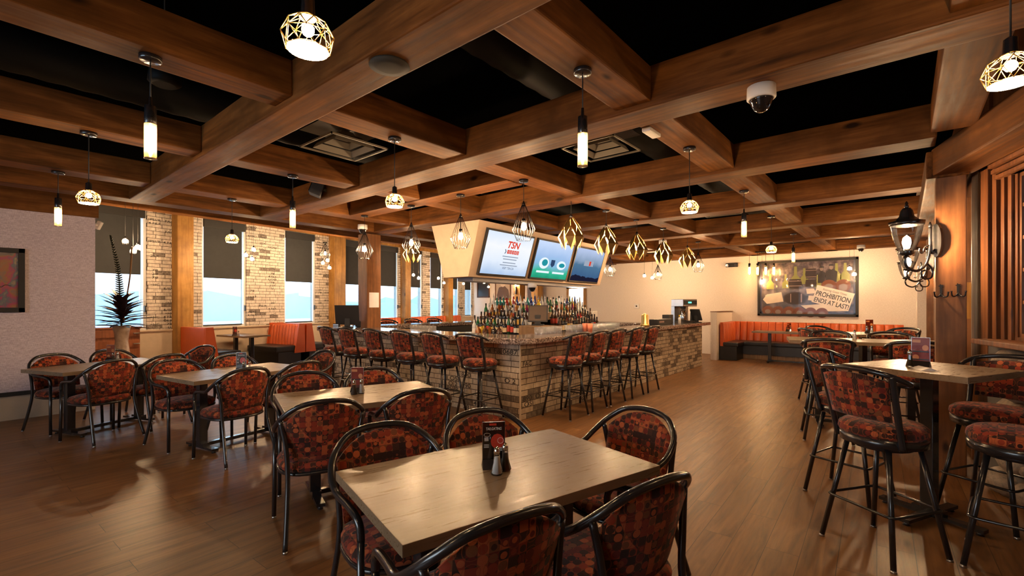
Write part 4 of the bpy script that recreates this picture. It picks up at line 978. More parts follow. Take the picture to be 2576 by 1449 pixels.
def place(kind, x, y, rz, label, group):
    src = CHAIR if kind == 'c' else STOOL
    cat = 'chair' if kind == 'c' else 'stool'
    if not used[kind]:
        used[kind] = True; src.location = (x, y, 0); src.rotation_euler = (0, 0, rz); return tag(src, label, cat, group)
    return dup(src, (x, y, 0), rz, label, group)
def table(cx, cy, rot, L, W, H, label, cols, group, name='dining_table', foot=0.26, cross=False):
    t = empty(name, (cx, cy, 0), math.radians(rot)); tag(t, label, 'table', group)
    MB().box(-L / 2, L / 2, -W / 2, W / 2, H - 0.040, H, 0.002).build('tabletop', M_LAM, t)
    for u in cols:
        MB().box(u - 0.10, u + 0.10, -0.10, 0.10, H - 0.052, H - 0.040).box(u - 0.038, u + 0.038, -0.038, 0.038, 0.06, H - 0.05, 0.004).build('column', M_BLACK, t)
        fb = MB().hexa([(u - 0.03, -foot, 0.022), (u + 0.03, -foot, 0.022), (u + 0.03, foot, 0.022), (u - 0.03, foot, 0.022)], [(u - 0.03, -foot, 0.045), (u + 0.03, -foot, 0.045), (u + 0.03, foot, 0.045), (u - 0.03, foot, 0.045)])
        fb.box(u - 0.032, u + 0.032, -0.09, 0.09, 0.022, 0.075)
        if cross: fb.box(u - foot, u + foot, -0.03, 0.03, 0.022, 0.045)
        f = fb.build('foot', M_BLACK, t)
        g = MB()
        for (a, b) in [(u, -foot + 0.03), (u, foot - 0.03)] + ([(u - foot + 0.03, 0), (u + foot - 0.03, 0)] if cross else []): g.cyl((a, b, 0), (a, b, 0.024), 0.022, 0.010, 10)
        g.build('glide', M_BLACK, f)
    if len(cols) > 1: MB().box(cols[0], cols[1], -0.025, 0.025, 0.028, 0.062).build('stretcher', M_BLACK, t)
    return t
DT = {1: (1.555, 1.37, -15, 'grey oak dining table nearest the camera'), 2: (2.12, 3.36, -18, 'grey oak dining table in front of the bar corner'),
      3: (1.98, 5.57, 9, 'grey oak dining table in the middle left, bluish window sheen'), 4: (1.17, 7.37, 20, 'grey oak dining table farthest left by the lilac partition')}
for k, (cx, cy, rt, lab) in DT.items(): table(cx, cy, rt, 1.22, 0.762, 0.76, lab, (-0.36, 0.36), 'grey oak dining tables', cross=False)
tn = {1: 'nearest table', 2: 'table in front of the bar corner', 3: 'middle left table', 4: 'table by the lilac partition'}
CH = [(1, -0.34, 0.31, 0, 'far side left'), (1, 0.23, 0.29, 0, 'far side right'), (1, 0.76, 0.05, 90, 'right end'), (1, -0.36, -0.33, 180, 'near side left'), (1, 0.22, -0.40, 180, 'near side right'),
      (2, -0.41, -0.43, 180, 'near side left'), (2, 0.25, -0.40, 180, 'near side right'), (2, -0.34, 0.38, 0, 'far side left'), (2, 0.24, 0.34, 0, 'far side right'),
      (3, -0.31, -0.48, 180, 'near side left'), (3, 0.29, -0.48, 180, 'near side right'), (3, -0.36, 0.33, 0, 'far side left'), (3, 0.25, 0.33, 0, 'far side right'), (3, 0.85, 0.0, 90, 'right end'),
      (4, -0.31, -0.45, 180, 'near side left'), (4, 0.26, -0.43, 180, 'near side right'), (4, -0.21, 0.36, 0, 'far side left'), (4, 0.37, 0.33, 0, 'far side right'), (4, 0.98, 0.0, 90, 'right end')]
for t, u, v, fa, wh in CH:
    cx, cy, rt, _ = DT[t]; a = math.radians(rt); X = cx + u * math.cos(a) - v * math.sin(a); Y = cy + u * math.sin(a) + v * math.cos(a)
    place('c', X, Y, a + math.radians({0: 180, 180: 0, 90: 90}[fa]), 'black red-print armchair at the %s, %s' % (tn[t], wh), 'print armchairs around the dining tables')
# bar stools
on = ['first', 'second', 'third', 'fourth', 'fifth', 'sixth']
for i, (x, y, j) in enumerate(((4.36, 4.20, 0.06), (4.27, 4.80, -0.05), (4.25, 5.45, 0.04), (4.20, 6.07, 0.0), (4.15, 6.70, 0.05), (4.15, 7.32, -0.04))):
    place('s', x, y, -PI / 2 + j, 'red print bar stool on the left side of the bar, %s from the corner' % on[i], 'bar stools along the brick bar')
for i, (x, y, j) in enumerate(((5.22, 3.45, 0.0), (5.78, 3.47, 0.05), (6.34, 3.47, -0.03), (6.98, 3.46, 0.03), (7.59, 3.46, 0.0))):
    place('s', x, y, j, 'red print bar stool on the right side of the bar, %s from the corner' % on[i], 'bar stools along the brick bar')
# high tables on the right
def face(dx, dy): return math.atan2(dy, dx) - PI / 2
table(4.36, -0.135, -27, 0.72, 0.72, 1.05, 'square high table nearest on the right, half cut by the photo edge', (0,), 'high tables on the right', 'high_table', 0.30, True)
table(7.02, 0.38, -78, 1.55, 0.70, 1.05, 'long high table in front of the far poster', (-0.45, 0.45), 'high tables on the right', 'high_table', 0.28)
table(8.74, 0.47, 40, 0.70, 0.70, 1.05, 'square high table farthest on the right, set cornerwise', (0,), 'high tables on the right', 'high_table', 0.28, True)
ST = [(3.64, 0.10, 0.80, -0.55, 'at the nearest high table, back to the aisle'), (4.50, 0.33, -0.30, -0.95, 'behind the nearest aisle stool, at the same high table'), (3.86, -0.50, 0.12, 1.0, 'seat cut by the right edge, nearest of all the stools'), (4.62, -0.47, -0.85, 0.5, 'by the wood post, facing the camera over the nearest high table'),
      (6.20, 0.66, 1, 0.2, 'at the long high table, near side left'), (6.36, -0.06, 1, 0.2, 'at the long high table, near side right'), (7.50, 0.74, -1, -0.2, 'at the long high table, far side left'), (7.62, 0.10, -1, -0.2, 'at the long high table, far side right'),
      (8.40, 0.95, 0.6, -0.8, 'at the cornerwise high table, left'), (9.15, 0.95, -0.6, -0.8, 'at the cornerwise high table, far left'), (9.2, 0.12, -0.7, 0.6, 'at the cornerwise high table, far right')]
for x, y, dx, dy, lab in ST: place('s', x, y, face(dx, dy), 'red print bar stool %s' % lab, 'bar stools at the high tables')
# ------------------------------------------------------------------ things on the tables
CF = (C40, S40)   # towards the far end of the room
def menu(x, y, z, rz, label, black=True):
    o = empty('menu_stand', (x, y, z), rz); tag(o, label, 'menu', 'menu stands on the tables')
    MB().hexa([(-0.052, -0.035, 0), (0.052, -0.035, 0), (0.052, 0.035, 0), (-0.052, 0.035, 0)], [(-0.050, -0.006, 0.036), (0.050, -0.006, 0.036), (0.050, 0.006, 0.036), (-0.050, 0.006, 0.036)]).build('foot', M_CARDBLK, o)
    c = MB().box(-0.049, 0.049, -0.0015, 0.0015, 0.036, 0.20).build('card', M_CARDBLK if black else M_CARDRED, o)
    MB().box(-0.050, 0.050, -0.003, -0.0022, 0.036, 0.2015).box(-0.050, 0.050, 0.0022, 0.003, 0.036, 0.2015).build('acrylic', M_GLASS, o)
    f = MB()
    for (a, b) in ((-0.051, -0.0495), (0.0495, 0.051)): f.box(a, b, -0.003, 0.003, 0.03, 0.202)
    f.box(-0.051, 0.051, -0.003, 0.003, 0.2005, 0.202).build('edge', M_STEEL, o)
    T_ = lambda px, pz, yy=-0.0034: frame((px, yy, pz), (1, 0, 0), (0, 0, 1))
    if black:
        m = MB(); lettering(m, 'TAILGATING', T_(0, 0.166), 0.017, 0.15, 0.008, True, 0.07); lettering(m, 'POUTINES', frame((0, -0.0235, 0.012), (1, 0, 0), (0, 0.66, 0.75)), 0.014, 0, 0.006, True, 0.062)
        for k in range(3): m.box(-0.042, -0.024, -0.0036, -0.0034, 0.130 - 0.006 * k, 0.133 - 0.006 * k).box(-0.044, -0.022, -0.0036, -0.0034, 0.100 - 0.006 * k, 0.102 - 0.006 * k).box(0.022, 0.042, -0.0036, -0.0034, 0.085 - 0.006 * k, 0.087 - 0.006 * k)
        m.build('printed_text', M_CARDWHT, c)
        MB().box(-0.02, 0.012, -0.0036, -0.0034, 0.186, 0.195).build('badge_print', M_CARDRED, c); m = MB(); m.poly([(a * 1.0 + 0.016, -0.0035, b + 0.115) for a, b, _ in ell(0, 0, 0.030, 0.034, 12)]); m.build('picture_print', M_CARDRED, c)
        m = MB(); m.tube([(-0.030 + 0.014 * math.cos(k / 8 * PI), -0.0035, 0.145 + 0.008 * math.sin(k / 8 * PI)) for k in range(16)], 0.0007, 4, closed=True).tube([(0.030 + 0.013 * math.cos(k / 8 * PI), -0.0036, 0.118 + 0.013 * math.sin(k / 8 * PI)) for k in range(16)], 0.0007, 4, closed=True); m.build('ring_print', M_CARDWHT, c)
    else:
        m = MB(); m.poly([(a + 0.026, -0.0035, b + 0.13) for a, b, _ in ell(0, 0, 0.018, 0.020, 12)]); m.poly([(a - 0.026, -0.0035, b + 0.06) for a, b, _ in ell(0, 0, 0.018, 0.020, 12)]); m.box(-0.045, 0.0, -0.0036, -0.0034, 0.165, 0.185).build('food_print', M_CARDORG, c)
        m = MB(); m.box(-0.045, 0.045, -0.0037, -0.0035, 0.098, 0.106).box(-0.045, 0.045, -0.0037, -0.0035, 0.042, 0.05).build('dark_band', M_CARDBLK, c)
    return o
SHK = {}
def shaker(x, y, z, what, label):
    if what in SHK: return dup(SHK[what], (x, y, z), 0.3, label)
    o = empty('%s_shaker' % what, (x, y, z)); tag(o, label, 'shaker', '%s shakers on the tables' % what); SHK[what] = o
    MB().lathe([(0.024, 0), (0.027, 0.004), (0.025, 0.012), (0.015, 0.05), (0.0125, 0.088)], seg=8, smooth=False).build('glass_body', M_GLASS, o)
    MB().lathe([(0, 0.004), (0.0225, 0.006), (0.0135, 0.05), (0.011, 0.075), (0, 0.076)], seg=8).build('filling', M_SALT if what == 'salt' else M_PEPPER, o)
    MB().lathe([(0.0135, 0.086), (0.0142, 0.102), (0.010, 0.113), (0.004, 0.118), (0, 0.122)], seg=12).build('cap', M_CHROME, o)
    return o
CR = math.radians(40) - PI / 2
sets = [(1, 1242, 2.09, 1250, 2.0, 1271, 2.05, True, 'nearest dining table'), (2, 899, 3.88, 891, 3.76, 909, 3.80, False, 'dining table before the bar corner'), (3, 607, 5.06, 613, 4.94, 628, 5.0, True, 'middle left dining table'), (4, 279, 5.98, 285, 5.86, 296, 5.9, False, 'dining table by the lilac partition')]
for t, m_, dm, a, da, b, db, blk, lab in sets:
    x, y = D(m_, dm); menu(x, y, 0.76, CR + (0.15 if blk else 0.05), '%s menu card in a clear stand on the %s' % ('black tailgating' if blk else 'red food', lab), blk)
    x, y = D(a, da); shaker(x, y, 0.76, 'salt' if t == 1 else 'pepper', '%s shaker on the %s' % ('white salt' if t == 1 else 'dark pepper', lab))
    x, y = D(b, db); shaker(x, y, 0.76, 'pepper' if t == 1 else 'salt', '%s shaker on the %s' % ('dark pepper' if t == 1 else 'white salt', lab))
x, y = D(2316, 3.30); menu(x, y, 1.05, CR - 0.9, 'red food menu card standing on the nearest high table', False)
x, y = D(2289, 3.26); shaker(x, y, 1.05, 'pepper', 'dark pepper shaker on the nearest high table')
x, y = D(2325, 3.12); o = MB().hexa([(-0.07, -0.05, 0), (0.07, -0.05, 0), (0.07, 0.05, 0), (-0.07, 0.05, 0)], [(-0.068, -0.003, 0.018), (0.068, -0.003, 0.018), (0.068, 0.003, 0.018), (-0.068, 0.003, 0.018)]).build('folded_card', M_CARDWHT, loc=(x, y, 1.05), rz=0.4); tag(o, 'low folded card in front of the menu on the nearest high table', 'card')
x, y = D(2150, 5.75); shaker(x, y, 1.05, 'salt', 'white salt shaker on the long high table')
x, y = D(2166, 5.75); o = empty('card_holder', (x, y, 1.05)); tag(o, 'thin wire card holder on the long high table', 'card holder'); MB().lathe([(0.035, 0), (0.035, 0.006), (0.004, 0.012)], seg=12).build('foot', M_CHROME, o); MB().cyl((0, 0, 0.01), (0, 0, 0.19), 0.0025, seg=6).build('stem', M_CHROME, o)
x, y = D(2187, 7.0); menu(x, y, 1.05, CR - 0.2, 'purple and red menu card on the cornerwise high table', False)
x, y = D(2181, 6.85); shaker(x, y, 1.05, 'pepper', 'dark pepper shaker on the cornerwise high table')
x, y = D(2193, 6.9); shaker(x, y, 1.05, 'salt', 'white salt shaker on the cornerwise high table')
# ------------------------------------------------------------------ booths by the windows
def channel_back(mb, L, z0, z1, n, y0, y1, lean=0.05, bulge=0.022):
    """upright padded channels along local X, front at -Y"""
    for k in range(n):
        a, b = -L / 2 + L * k / n + 0.003, -L / 2 + L * (k + 1) / n - 0.003; m = 7
        for i in range(m):
            pass
        prof = [(a + (b - a) * i / m, y0 - bulge * math.sin(PI * i / m) ** 0.6) for i in range(m + 1)]
        lo = [mb.bm.verts.new((x, y, z0)) for x, y in prof]; mid = [mb.bm.verts.new((x, y + lean * 0.9, z1 - 0.03)) for x, y in prof]; hi = [mb.bm.verts.new((x, y + lean + 0.03, z1)) for x, y in prof]; bk = [mb.bm.verts.new((x, y1, z1)) for x, y in prof]; bl = [mb.bm.verts.new((x, y1, z0)) for x, y in prof]
        for A, B in ((lo, mid), (mid, hi), (hi, bk), (bk, bl)):
            for i in range(m): mb._f([A[i], A[i + 1], B[i + 1], B[i]], True)
        for e in (0, m): mb._f([q[e] for q in (lo, mid, hi, bk, bl)])
    return mb
def booth(s, rev, label, L=1.12, ht=1.0):
    """a bench standing across the wall at wall position s, seat towards +s unless rev"""
    c = wp(s, L / 2 + 0.03); o = empty('booth_bench', (c.x, c.y, 0), WA + (PI / 2 if rev else -PI / 2)); tag(o, label, 'booth', 'orange booths by the windows')
    # local X along the bench, seat towards -Y
    MB().box(-L / 2, L / 2, -0.50, 0.10, 0.0, 0.34).build('plinth', M_VINYL, o)
    MB().box(-L / 2, L / 2, -0.56, 0.02, 0.34, 0.48, 0.03).build('seat_cushion', M_VINYL, o)
    channel_back(MB(), L - 0.06, 0.48, ht - 0.02, 9, 0.0, 0.12, 0.05).build('backrest', M_ORANGE, o)
    MB().box(-L / 2, L / 2, 0.12, 0.20, 0.30, ht, 0.02).build('rear_panel', M_ORANGE, o)
    for e in (-1, 1):
        x0, x1 = (-L / 2 - 0.02, -L / 2 + 0.03) if e < 0 else (L / 2 - 0.03, L / 2 + 0.02)
        MB().hexa([(x0, -0.08, 0.30), (x1, -0.08, 0.30), (x1, 0.21, 0.30), (x0, 0.21, 0.30)], [(x0, 0.04, ht + 0.005), (x1, 0.04, ht + 0.005), (x1, 0.19, ht + 0.005), (x0, 0.19, ht + 0.005)]).build('end_panel', M_ORANGE, o)
    return o
booth(1.25, True, 'orange and black booth bench below the honey column, seen from its smooth back')
booth(3.18, False, 'orange booth bench with upright channels facing the first booth')
booth(3.62, True, 'orange booth bench behind the left end of the bar')
def wtable(s, out, label, L=1.05, W=0.62, H=0.78):
    c = wp(s, out); t = table(c.x, c.y, math.degrees(WA) + 90, L, W, H, label, (-0.3, 0.3), 'booth tables', 'booth_table', 0.2); return c
c = wtable(2.15, 0.66, 'dark oak booth table between the first two orange booths')
x, y = D(591, 10.35); menu(x, y, 0.78, CR, 'small black menu card on the booth table', True); x, y = D(600, 10.3); shaker(x, y, 0.78, 'salt', 'white salt shaker on the booth table')
for k, s in enumerate((7.0, 8.9, 10.6)):
    L = 1.6; c = wp(s + 0.2, 0.14); o = empty('window_banquette', (c.x, c.y, 0), WA); tag(o, 'low orange channelled banquette under the windows, %s behind the bar column' % on[k], 'banquette', 'window banquettes')
    MB().box(-L / 2, L / 2, -0.5, 0.1, 0, 0.46).build('seat', M_VINYL, o); channel_back(MB(), L, 0.46, 1.02, 11, 0.0, 0.10).build('backrest', M_ORANGE, o)
for k, x in enumerate((5.85, 6.55, 7.25, 7.95)):
    place('s', x, 9.1, PI + 0.1 * (k % 2), 'bar stool on the window side of the bar, %s from the wood column' % on[k], 'bar stools on the window side of the bar')
# ------------------------------------------------------------------ banquette along the far wall
o = empty('corner_banquette', (14.38, 1.95, 0), -PI / 2); tag(o, 'long orange channelled banquette under the poster', 'banquette')
MB().box(-1.85, 2.05, -0.62, 0.0, 0.13, 0.36).build('plinth', M_VINYL, o); MB().box(-1.85, 2.05, -0.66, -0.10, 0.36, 0.47, 0.03).build('seat_cushion', M_VINYL, o)
MB().box(-1.85, 2.05, -0.56, 0.0, 0.0, 0.13).build('kick_board', M_LAMV, o)
channel_back(MB(), 3.9, 0.47, 0.99, 22, -0.16, -0.01, 0.04).build('backrest', M_ORANGE, o)
bpy.data.objects[o.children[-1].name].location = (0.10, 0, 0)
o = empty('side_banquette', (13.75, 3.77, 0), 0); tag(o, 'short orange banquette return against the half height wall', 'banquette')
MB().box(-0.62, 0.02, -0.42, 0.0, 0.0, 0.36).build('plinth', M_VINYL, o); MB().box(-0.64, 0.02, -0.46, -0.08, 0.36, 0.47, 0.03).build('seat_cushion', M_VINYL, o)
channel_back(MB(), 1.22, 0.30, 0.99, 7, -0.12, -0.005, 0.04).build('backrest', M_ORANGE, o)
table(13.35, 2.0, 90, 1.95, 0.60, 0.79, 'long dark table edge in front of the far orange banquette', (-0.62, 0.62), 'far tables', 'booth_table', 0.24)
x, y = D(1985, 11.9); menu(x, y, 0.79, CR, 'small purple menu card on the far banquette table', False); x, y = D(1979, 11.75); shaker(x, y, 0.79, 'pepper', 'dark pepper shaker on the far banquette table'); x, y = D(1989, 11.75); shaker(x, y, 0.79, 'salt', 'white salt shaker on the far banquette table')
# ------------------------------------------------------------------ right wall: lanterns, hooks, stones
def mk_lantern():
    # local +X points out from the post
    r = empty('wall_lantern')
    MB().prism([(0.055 * math.cos(2 * PI * k / 16), 0.15 * math.sin(2 * PI * k / 16)) for k in range(16)], 0, 0.022, M=frame((0, 0, 0), (0, 1, 0), (0, 0, 1))).build('backplate', M_BLACK, r)
    MB().tube(smooth_path([(0.02, 0, -0.08), (0.055, 0, -0.11), (0.07, 0, -0.02), (0.07, 0, 0.13)], 4), 0.013, 8).lathe([(0.016, 0.12), (0.012, 0.14), (0.004, 0.165), (0, 0.166)], (0.07, 0, 0), 8).build('upright', M_BLACK, r)
    MB().tube(smooth_path([(0.07, 0, 0.10), (0.075, 0, -0.08), (0.11, 0, -0.21), (0.19, 0, -0.27), (0.28, 0, -0.235), (0.30, 0, -0.165), (0.28, 0, -0.13)], 5), 0.012, 8).build('arm', M_BLACK, r)
    MB().tube(smooth_path([(0.10, 0, -0.20), (0.05, 0, -0.26), (0.06, 0, -0.33), (0.13, 0, -0.335), (0.15, 0, -0.28), (0.115, 0, -0.265)], 5), 0.008, 6).tube(smooth_path([(0.075, 0, -0.04), (0.12, 0, -0.06), (0.14, 0, -0.11), (0.17, 0, -0.10), (0.165, 0, -0.07)], 4), 0.007, 6).build('scroll', M_BLACK, r)
    c = (0.285, 0, 0)
    MB().lathe([(0.03, -0.135), (0.055, -0.12), (0.05, -0.10), (0.052, -0.09)], c, 16).build('cup', M_BLACK, r)
    MB().lathe([(0.054, -0.09), (0.074, -0.05), (0.096, 0.02), (0.110, 0.09), (0.116, 0.13)], c, 20, caps=False).build('glass_shade', M_GLASS, r)
    cap = MB().lathe([(0.10, 0.128), (0.124, 0.13), (0.132, 0.165), (0.118, 0.16), (0.085, 0.18), (0.055, 0.21), (0.045, 0.26), (0.028, 0.285), (0, 0.29)], c, 12).build('hood', M_BLACK, r)
    MB().lathe([(0.012, 0.285), (0.020, 0.30), (0.010, 0.312), (0.014, 0.325), (0.004, 0.345), (0, 0.346)], c, 10).build('finial', M_BLACK, cap)
    MB().lathe([(0, -0.08), (0.02, -0.07), (0.032, -0.02), (0.026, 0.02), (0.0, 0.045)], c, 10).build('bulb', M_LANT, r)
    MB().cyl((0.285, 0, -0.10), (0.285, 0, -0.07), 0.018, seg=10).build('socket', M_BLACK, r)
    return r
lan = mk_lantern(); lan.location = (5.60, -0.23, 2.05); lan.rotation_euler = (0, 0, math.radians(132))
tag(lan, 'largest black lantern sconce, on the near wood post', 'wall light', 'lantern sconces on the posts')
dup(lan, (8.14, -0.29, 2.05), math.radians(120), 'middle black lantern sconce behind the near one', 'lantern sconces on the posts')
dup(lan, (10.78, -0.29, 2.05), math.radians(115), 'farthest black lantern sconce near the poster', 'lantern sconces on the posts')
hk = empty('coat_hook', (5.588, -0.25, 1.60), PI); tag(hk, 'black double coat hook on the near wood post, left one', 'hook', 'coat hooks on the near post')
MB().prism([(0.02 * math.cos(PI / 5 * k) * (1 if k % 2 else 0.5), 0.02 * math.sin(PI / 5 * k) * (1 if k % 2 else 0.5)) for k in range(10)], 0, 0.006, M=frame((0, 0, 0.045), (0, 1, 0), (0, 0, 1))).box(0, 0.006, -0.008, 0.008, -0.05, 0.04).build('plate', M_BLACK, hk)
for s in (-1, 1): MB().tube(smooth_path([(0.005, 0, -0.02), (0.02, s * 0.02, -0.05), (0.045, s * 0.04, -0.045), (0.055, s * 0.045, -0.005)], 4), [0.006] * 12 + [0.009], 6).build('prong', M_BLACK, hk)
dup(hk, (5.588, -0.36, 1.605), PI, 'black double coat hook on the near wood post, right one', 'coat hooks on the near post')
tag(MB().box(-0.01, 0.01, -0.02, 0.02, -0.18, 0.18, 0.004).build('bottle_opener_plate', M_POST, loc=(6.4, -0.49, 1.52)), 'small pale wood plate on the side wall behind the near post', 'plate')
m = MB(); rs = random.Random(5)
for row in range(6):
    t = 0.30 + (0.12 if row % 2 else 0)
    while t < 3.2:
        w = rs.uniform(0.11, 0.22); h = rs.uniform(0.085, 0.115); p = rp(t + w, rs.uniform(-0.09, -0.05), 0.10 + row * 0.19)
        a = RW + rs.uniform(-0.2, 0.2); n = 12; v = 8; rings = []
        for i in range(v + 1):
            th = PI * i / v; ring = []
            for j in range(n):
                ph = 2 * PI * j / n; x = w * math.sin(th) * math.cos(ph); y = 0.13 * math.sin(th) * math.sin(ph); z = -h * math.cos(th)
                wob = 1 + 0.08 * math.sin(3 * ph + row) * math.sin(2 * th + t)
                ring.append(m.bm.verts.new((p.x + (x * math.cos(a) - y * math.sin(a)) * wob, p.y + (x * math.sin(a) + y * math.cos(a)) * wob, p.z + z * wob)))
            rings.append(ring)
        for A, B in zip(rings, rings[1:]):
            for j in range(n): m._f([A[j], A[(j + 1) % n], B[(j + 1) % n], B[j]], True)
        t += 2 * w * 0.93
struct(m.build('wall_stone', M_STONE), 'river stone base of the right wall under the thick sill')
m = MB(); rbox(m, 0.2, 4.0, -0.3, -0.06, 0, 1.16); struct(m.build('wall_mortar', flat('grey_mortar', (0.10, 0.09, 0.08), 0.95)), 'mortar bed behind the river stones')
# ------------------------------------------------------------------ far wall: poster and small fittings
PX = 14.385
po = empty('framed_poster', (PX, 1.99, 1.905), -PI / 2); tag(po, 'big black framed vintage liquor poster on the far cream wall', 'poster')
w2, h2 = 1.13, 0.745   # half sizes, local X to the right as seen, front at local -Y
f = MB()
for q in ((-w2, w2, -h2, -h2 + 0.06), (-w2, w2, h2 - 0.06, h2), (-w2, -w2 + 0.06, -h2, h2), (w2 - 0.06, w2, -h2, h2)): f.box(q[0], q[1], -0.05, 0.0, q[2], q[3], 0.006)
f.build('frame', M_MATTE, po)
t_ = NT('poster_print'); v_ = t_.coords('Object'); nz = t_.noise(v_, 5.0, 4, 0.6)
M_PRINT = t_.done(t_.ramp(nz, [(0.35, (0.02, 0.014, 0.016)), (0.5, (0.09, 0.06, 0.06)), (0.65, (0.22, 0.16, 0.14))]), 0.25)
art = MB().box(-w2 + 0.05, w2 - 0.05, -0.02, -0.012, -h2 + 0.05, h2 - 0.05).build('print', M_PRINT, po)
fr2 = MB()
for (a, b, c, d) in ((-w2 + 0.06, w2 - 0.06, -h2 + 0.06, -h2 + 0.10), (-w2 + 0.06, -w2 + 0.10, -h2 + 0.06, h2 - 0.06), (w2 - 0.10, w2 - 0.06, -h2 + 0.06, h2 - 0.06)): fr2.box(a, b, -0.0215, -0.02, c, d)
fr2.build('mount', flat('blue_black_mount', (0.03, 0.03, 0.06), 0.3), art)
def layer(name, mat, polys, y):
    m = MB()
    for pl in polys: m.poly([(a, y, b) for a, b in pl])
    return m.build(name, mat, art)
def e2(cx, cy, a, b, n=18): return [(cx + a * math.cos(2 * PI * k / n), cy + b * math.sin(2 * PI * k / n)) for k in range(n)]
def btl(x, z, s): return [(x - 0.09 * s, z), (x + 0.09 * s, z), (x + 0.09 * s, z + 0.15 * s), (x + 0.03 * s, z + 0.24 * s), (x + 0.025 * s, z + 0.42 * s), (x - 0.025 * s, z + 0.42 * s), (x - 0.03 * s, z + 0.24 * s), (x - 0.09 * s, z + 0.15 * s)]
CP = flat('print_paper', (0.70, 0.60, 0.50), 0.5); CB = flat('print_barrel', (0.03, 0.018, 0.018), 0.5); CG = flat('print_green_bottle', (0.24, 0.25, 0.06), 0.4); CO = flat('print_orange_cap', (0.17, 0.05, 0.02), 0.5); CK = flat('print_dark', (0.02, 0.016, 0.018), 0.5); CF_ = flat('print_face', (0.24, 0.18, 0.16), 0.5); CL = flat('print_highlight', (0.36, 0.25, 0.22), 0.5)
layer('tabletop_print', CP, [[(-1.0, -0.30), (-0.9, -0.16), (-0.55, -0.10), (-0.5, -0.36), (-0.9, -0.42)], [(0.02, -0.02), (0.20, -0.02), (0.24, -0.14), (0.04, -0.16)], [(0.08, -0.20), (0.30, -0.22), (0.28, -0.36), (0.06, -0.32)], [(-0.1, -0.46), (0.4, -0.42), (0.9, -0.60), (0.1, -0.62)]], -0.0222)
layer('bottles_print', CG, [btl(-0.82, -0.02, 1.0), btl(-0.45, 0.0, 0.9), btl(-0.22, 0.05, 1.25), btl(-0.02, 0.1, 1.0), btl(0.68, 0.15, 1.1), btl(0.86, 0.15, 1.1), btl(0.28, 0.0, 0.8)], -0.0224)
layer('barrels_print', CB, [[(-0.36, -0.02), (-0.10, -0.02), (-0.07, 0.12), (-0.10, 0.24), (-0.36, 0.24), (-0.39, 0.12)], [(0.02, 0.02), (0.24, 0.02), (0.26, 0.12), (0.24, 0.22), (0.02, 0.22), (0.0, 0.12)], [(0.02, 0.24), (0.24, 0.24), (0.26, 0.36), (0.24, 0.50), (0.02, 0.50), (0.0, 0.36)], e2(-0.23, -0.27, 0.27, 0.17)], -0.0226)
layer('hoops_print', CL, [[(-0.38, 0.05), (-0.08, 0.05), (-0.08, 0.065), (-0.38, 0.065)], [(-0.37, 0.18), (-0.09, 0.18), (-0.09, 0.195), (-0.37, 0.195)], [(0.01, 0.28), (0.25, 0.28), (0.25, 0.29), (0.01, 0.29)], [(0.01, 0.45), (0.25, 0.45), (0.25, 0.46), (0.01, 0.46)], [(-0.10, -0.38), (-0.07, -0.38), (-0.07, -0.15), (-0.10, -0.15)], [(-0.34, -0.38), (-0.32, -0.38), (-0.32, -0.15), (-0.34, -0.15)]], -0.0228)
layer('figures_print', CK, [[(0.28, 0.12), (0.42, 0.12), (0.45, 0.38), (0.36, 0.44), (0.28, 0.38)], [(0.46, 0.14), (0.68, 0.14), (0.70, 0.40), (0.60, 0.47), (0.54, 0.47), (0.45, 0.40)]], -0.0229)
layer('faces_print', CF_, [e2(0.36, 0.48, 0.035, 0.05), e2(0.57, 0.51, 0.04, 0.055)], -0.0231)
layer('flat_caps_print', CK, [[(0.31, 0.51), (0.42, 0.51), (0.41, 0.55), (0.33, 0.56)], [(0.51, 0.55), (0.63, 0.55), (0.62, 0.60), (0.53, 0.60)]], -0.0233)
layer('orange_caps_print', CO, [e2(-0.88 + 0.25 * k, -0.60 - 0.01 * k, 0.135, 0.13) for k in range(6)] + [e2(0.52, 0.06, 0.16, 0.14), e2(0.82, 0.04, 0.16, 0.16)], -0.0232)
layer('cap_discs_print', CF_, [e2(-0.88 + 0.25 * k, -0.625 - 0.01 * k, 0.07, 0.06) for k in range(6)] + [e2(0.52, 0.03, 0.09, 0.07), e2(0.82, 0.0, 0.09, 0.09)], -0.0234)
layer('glassware_print', CP, [[(-0.93 + 0.12 * k, -0.33), (-0.86 + 0.12 * k, -0.33), (-0.85 + 0.12 * k, -0.18), (-0.94 + 0.12 * k, -0.18)] for k in range(3)], -0.0235)
an = math.radians(-17); ca, sa = math.cos(an), math.sin(an)
rt = lambda x, z: (0.61 + x * ca - z * sa, -0.26 + x * sa + z * ca)
layer('newspaper_print', CP, [[rt(-0.42, -0.24), rt(0.40, -0.24), rt(0.40, 0.22), rt(-0.42, 0.22)]], -0.0240)
m = MB(); FB = lambda x, z: frame((rt(x, z)[0], -0.0246, rt(x, z)[1]), (ca, 0, sa), (-sa, 0, ca))
lettering(m, 'PROHIBITION', FB(-0.01, -0.04), 0.175, 0, 0.016, True, 0.75); lettering(m, 'ENDS AT LAST!', FB(0.0, -0.205), 0.165, 0, 0.016, True, 0.76); lettering(m, 'Roaring Good Times', FB(-0.01, 0.125), 0.075, 0.1, 0.004, True, 0.52)
m.build('headline', M_INK, art)
MB().box(-w2 + 0.06, w2 - 0.06, -0.030, -0.028, -h2 + 0.06, h2 - 0.06).build('glazing', glassy('poster_glass', (0.98, 0.98, 0.98), 0.03), po)
o = empty('emergency_light', (14.38, 3.79, 2.60), -PI / 2); tag(o, 'black emergency light with two lamps left of the poster', 'emergency light')
MB().box(-0.16, 0.16, -0.06, 0, -0.06, 0.06, 0.012).build('case', M_MATTE, o)
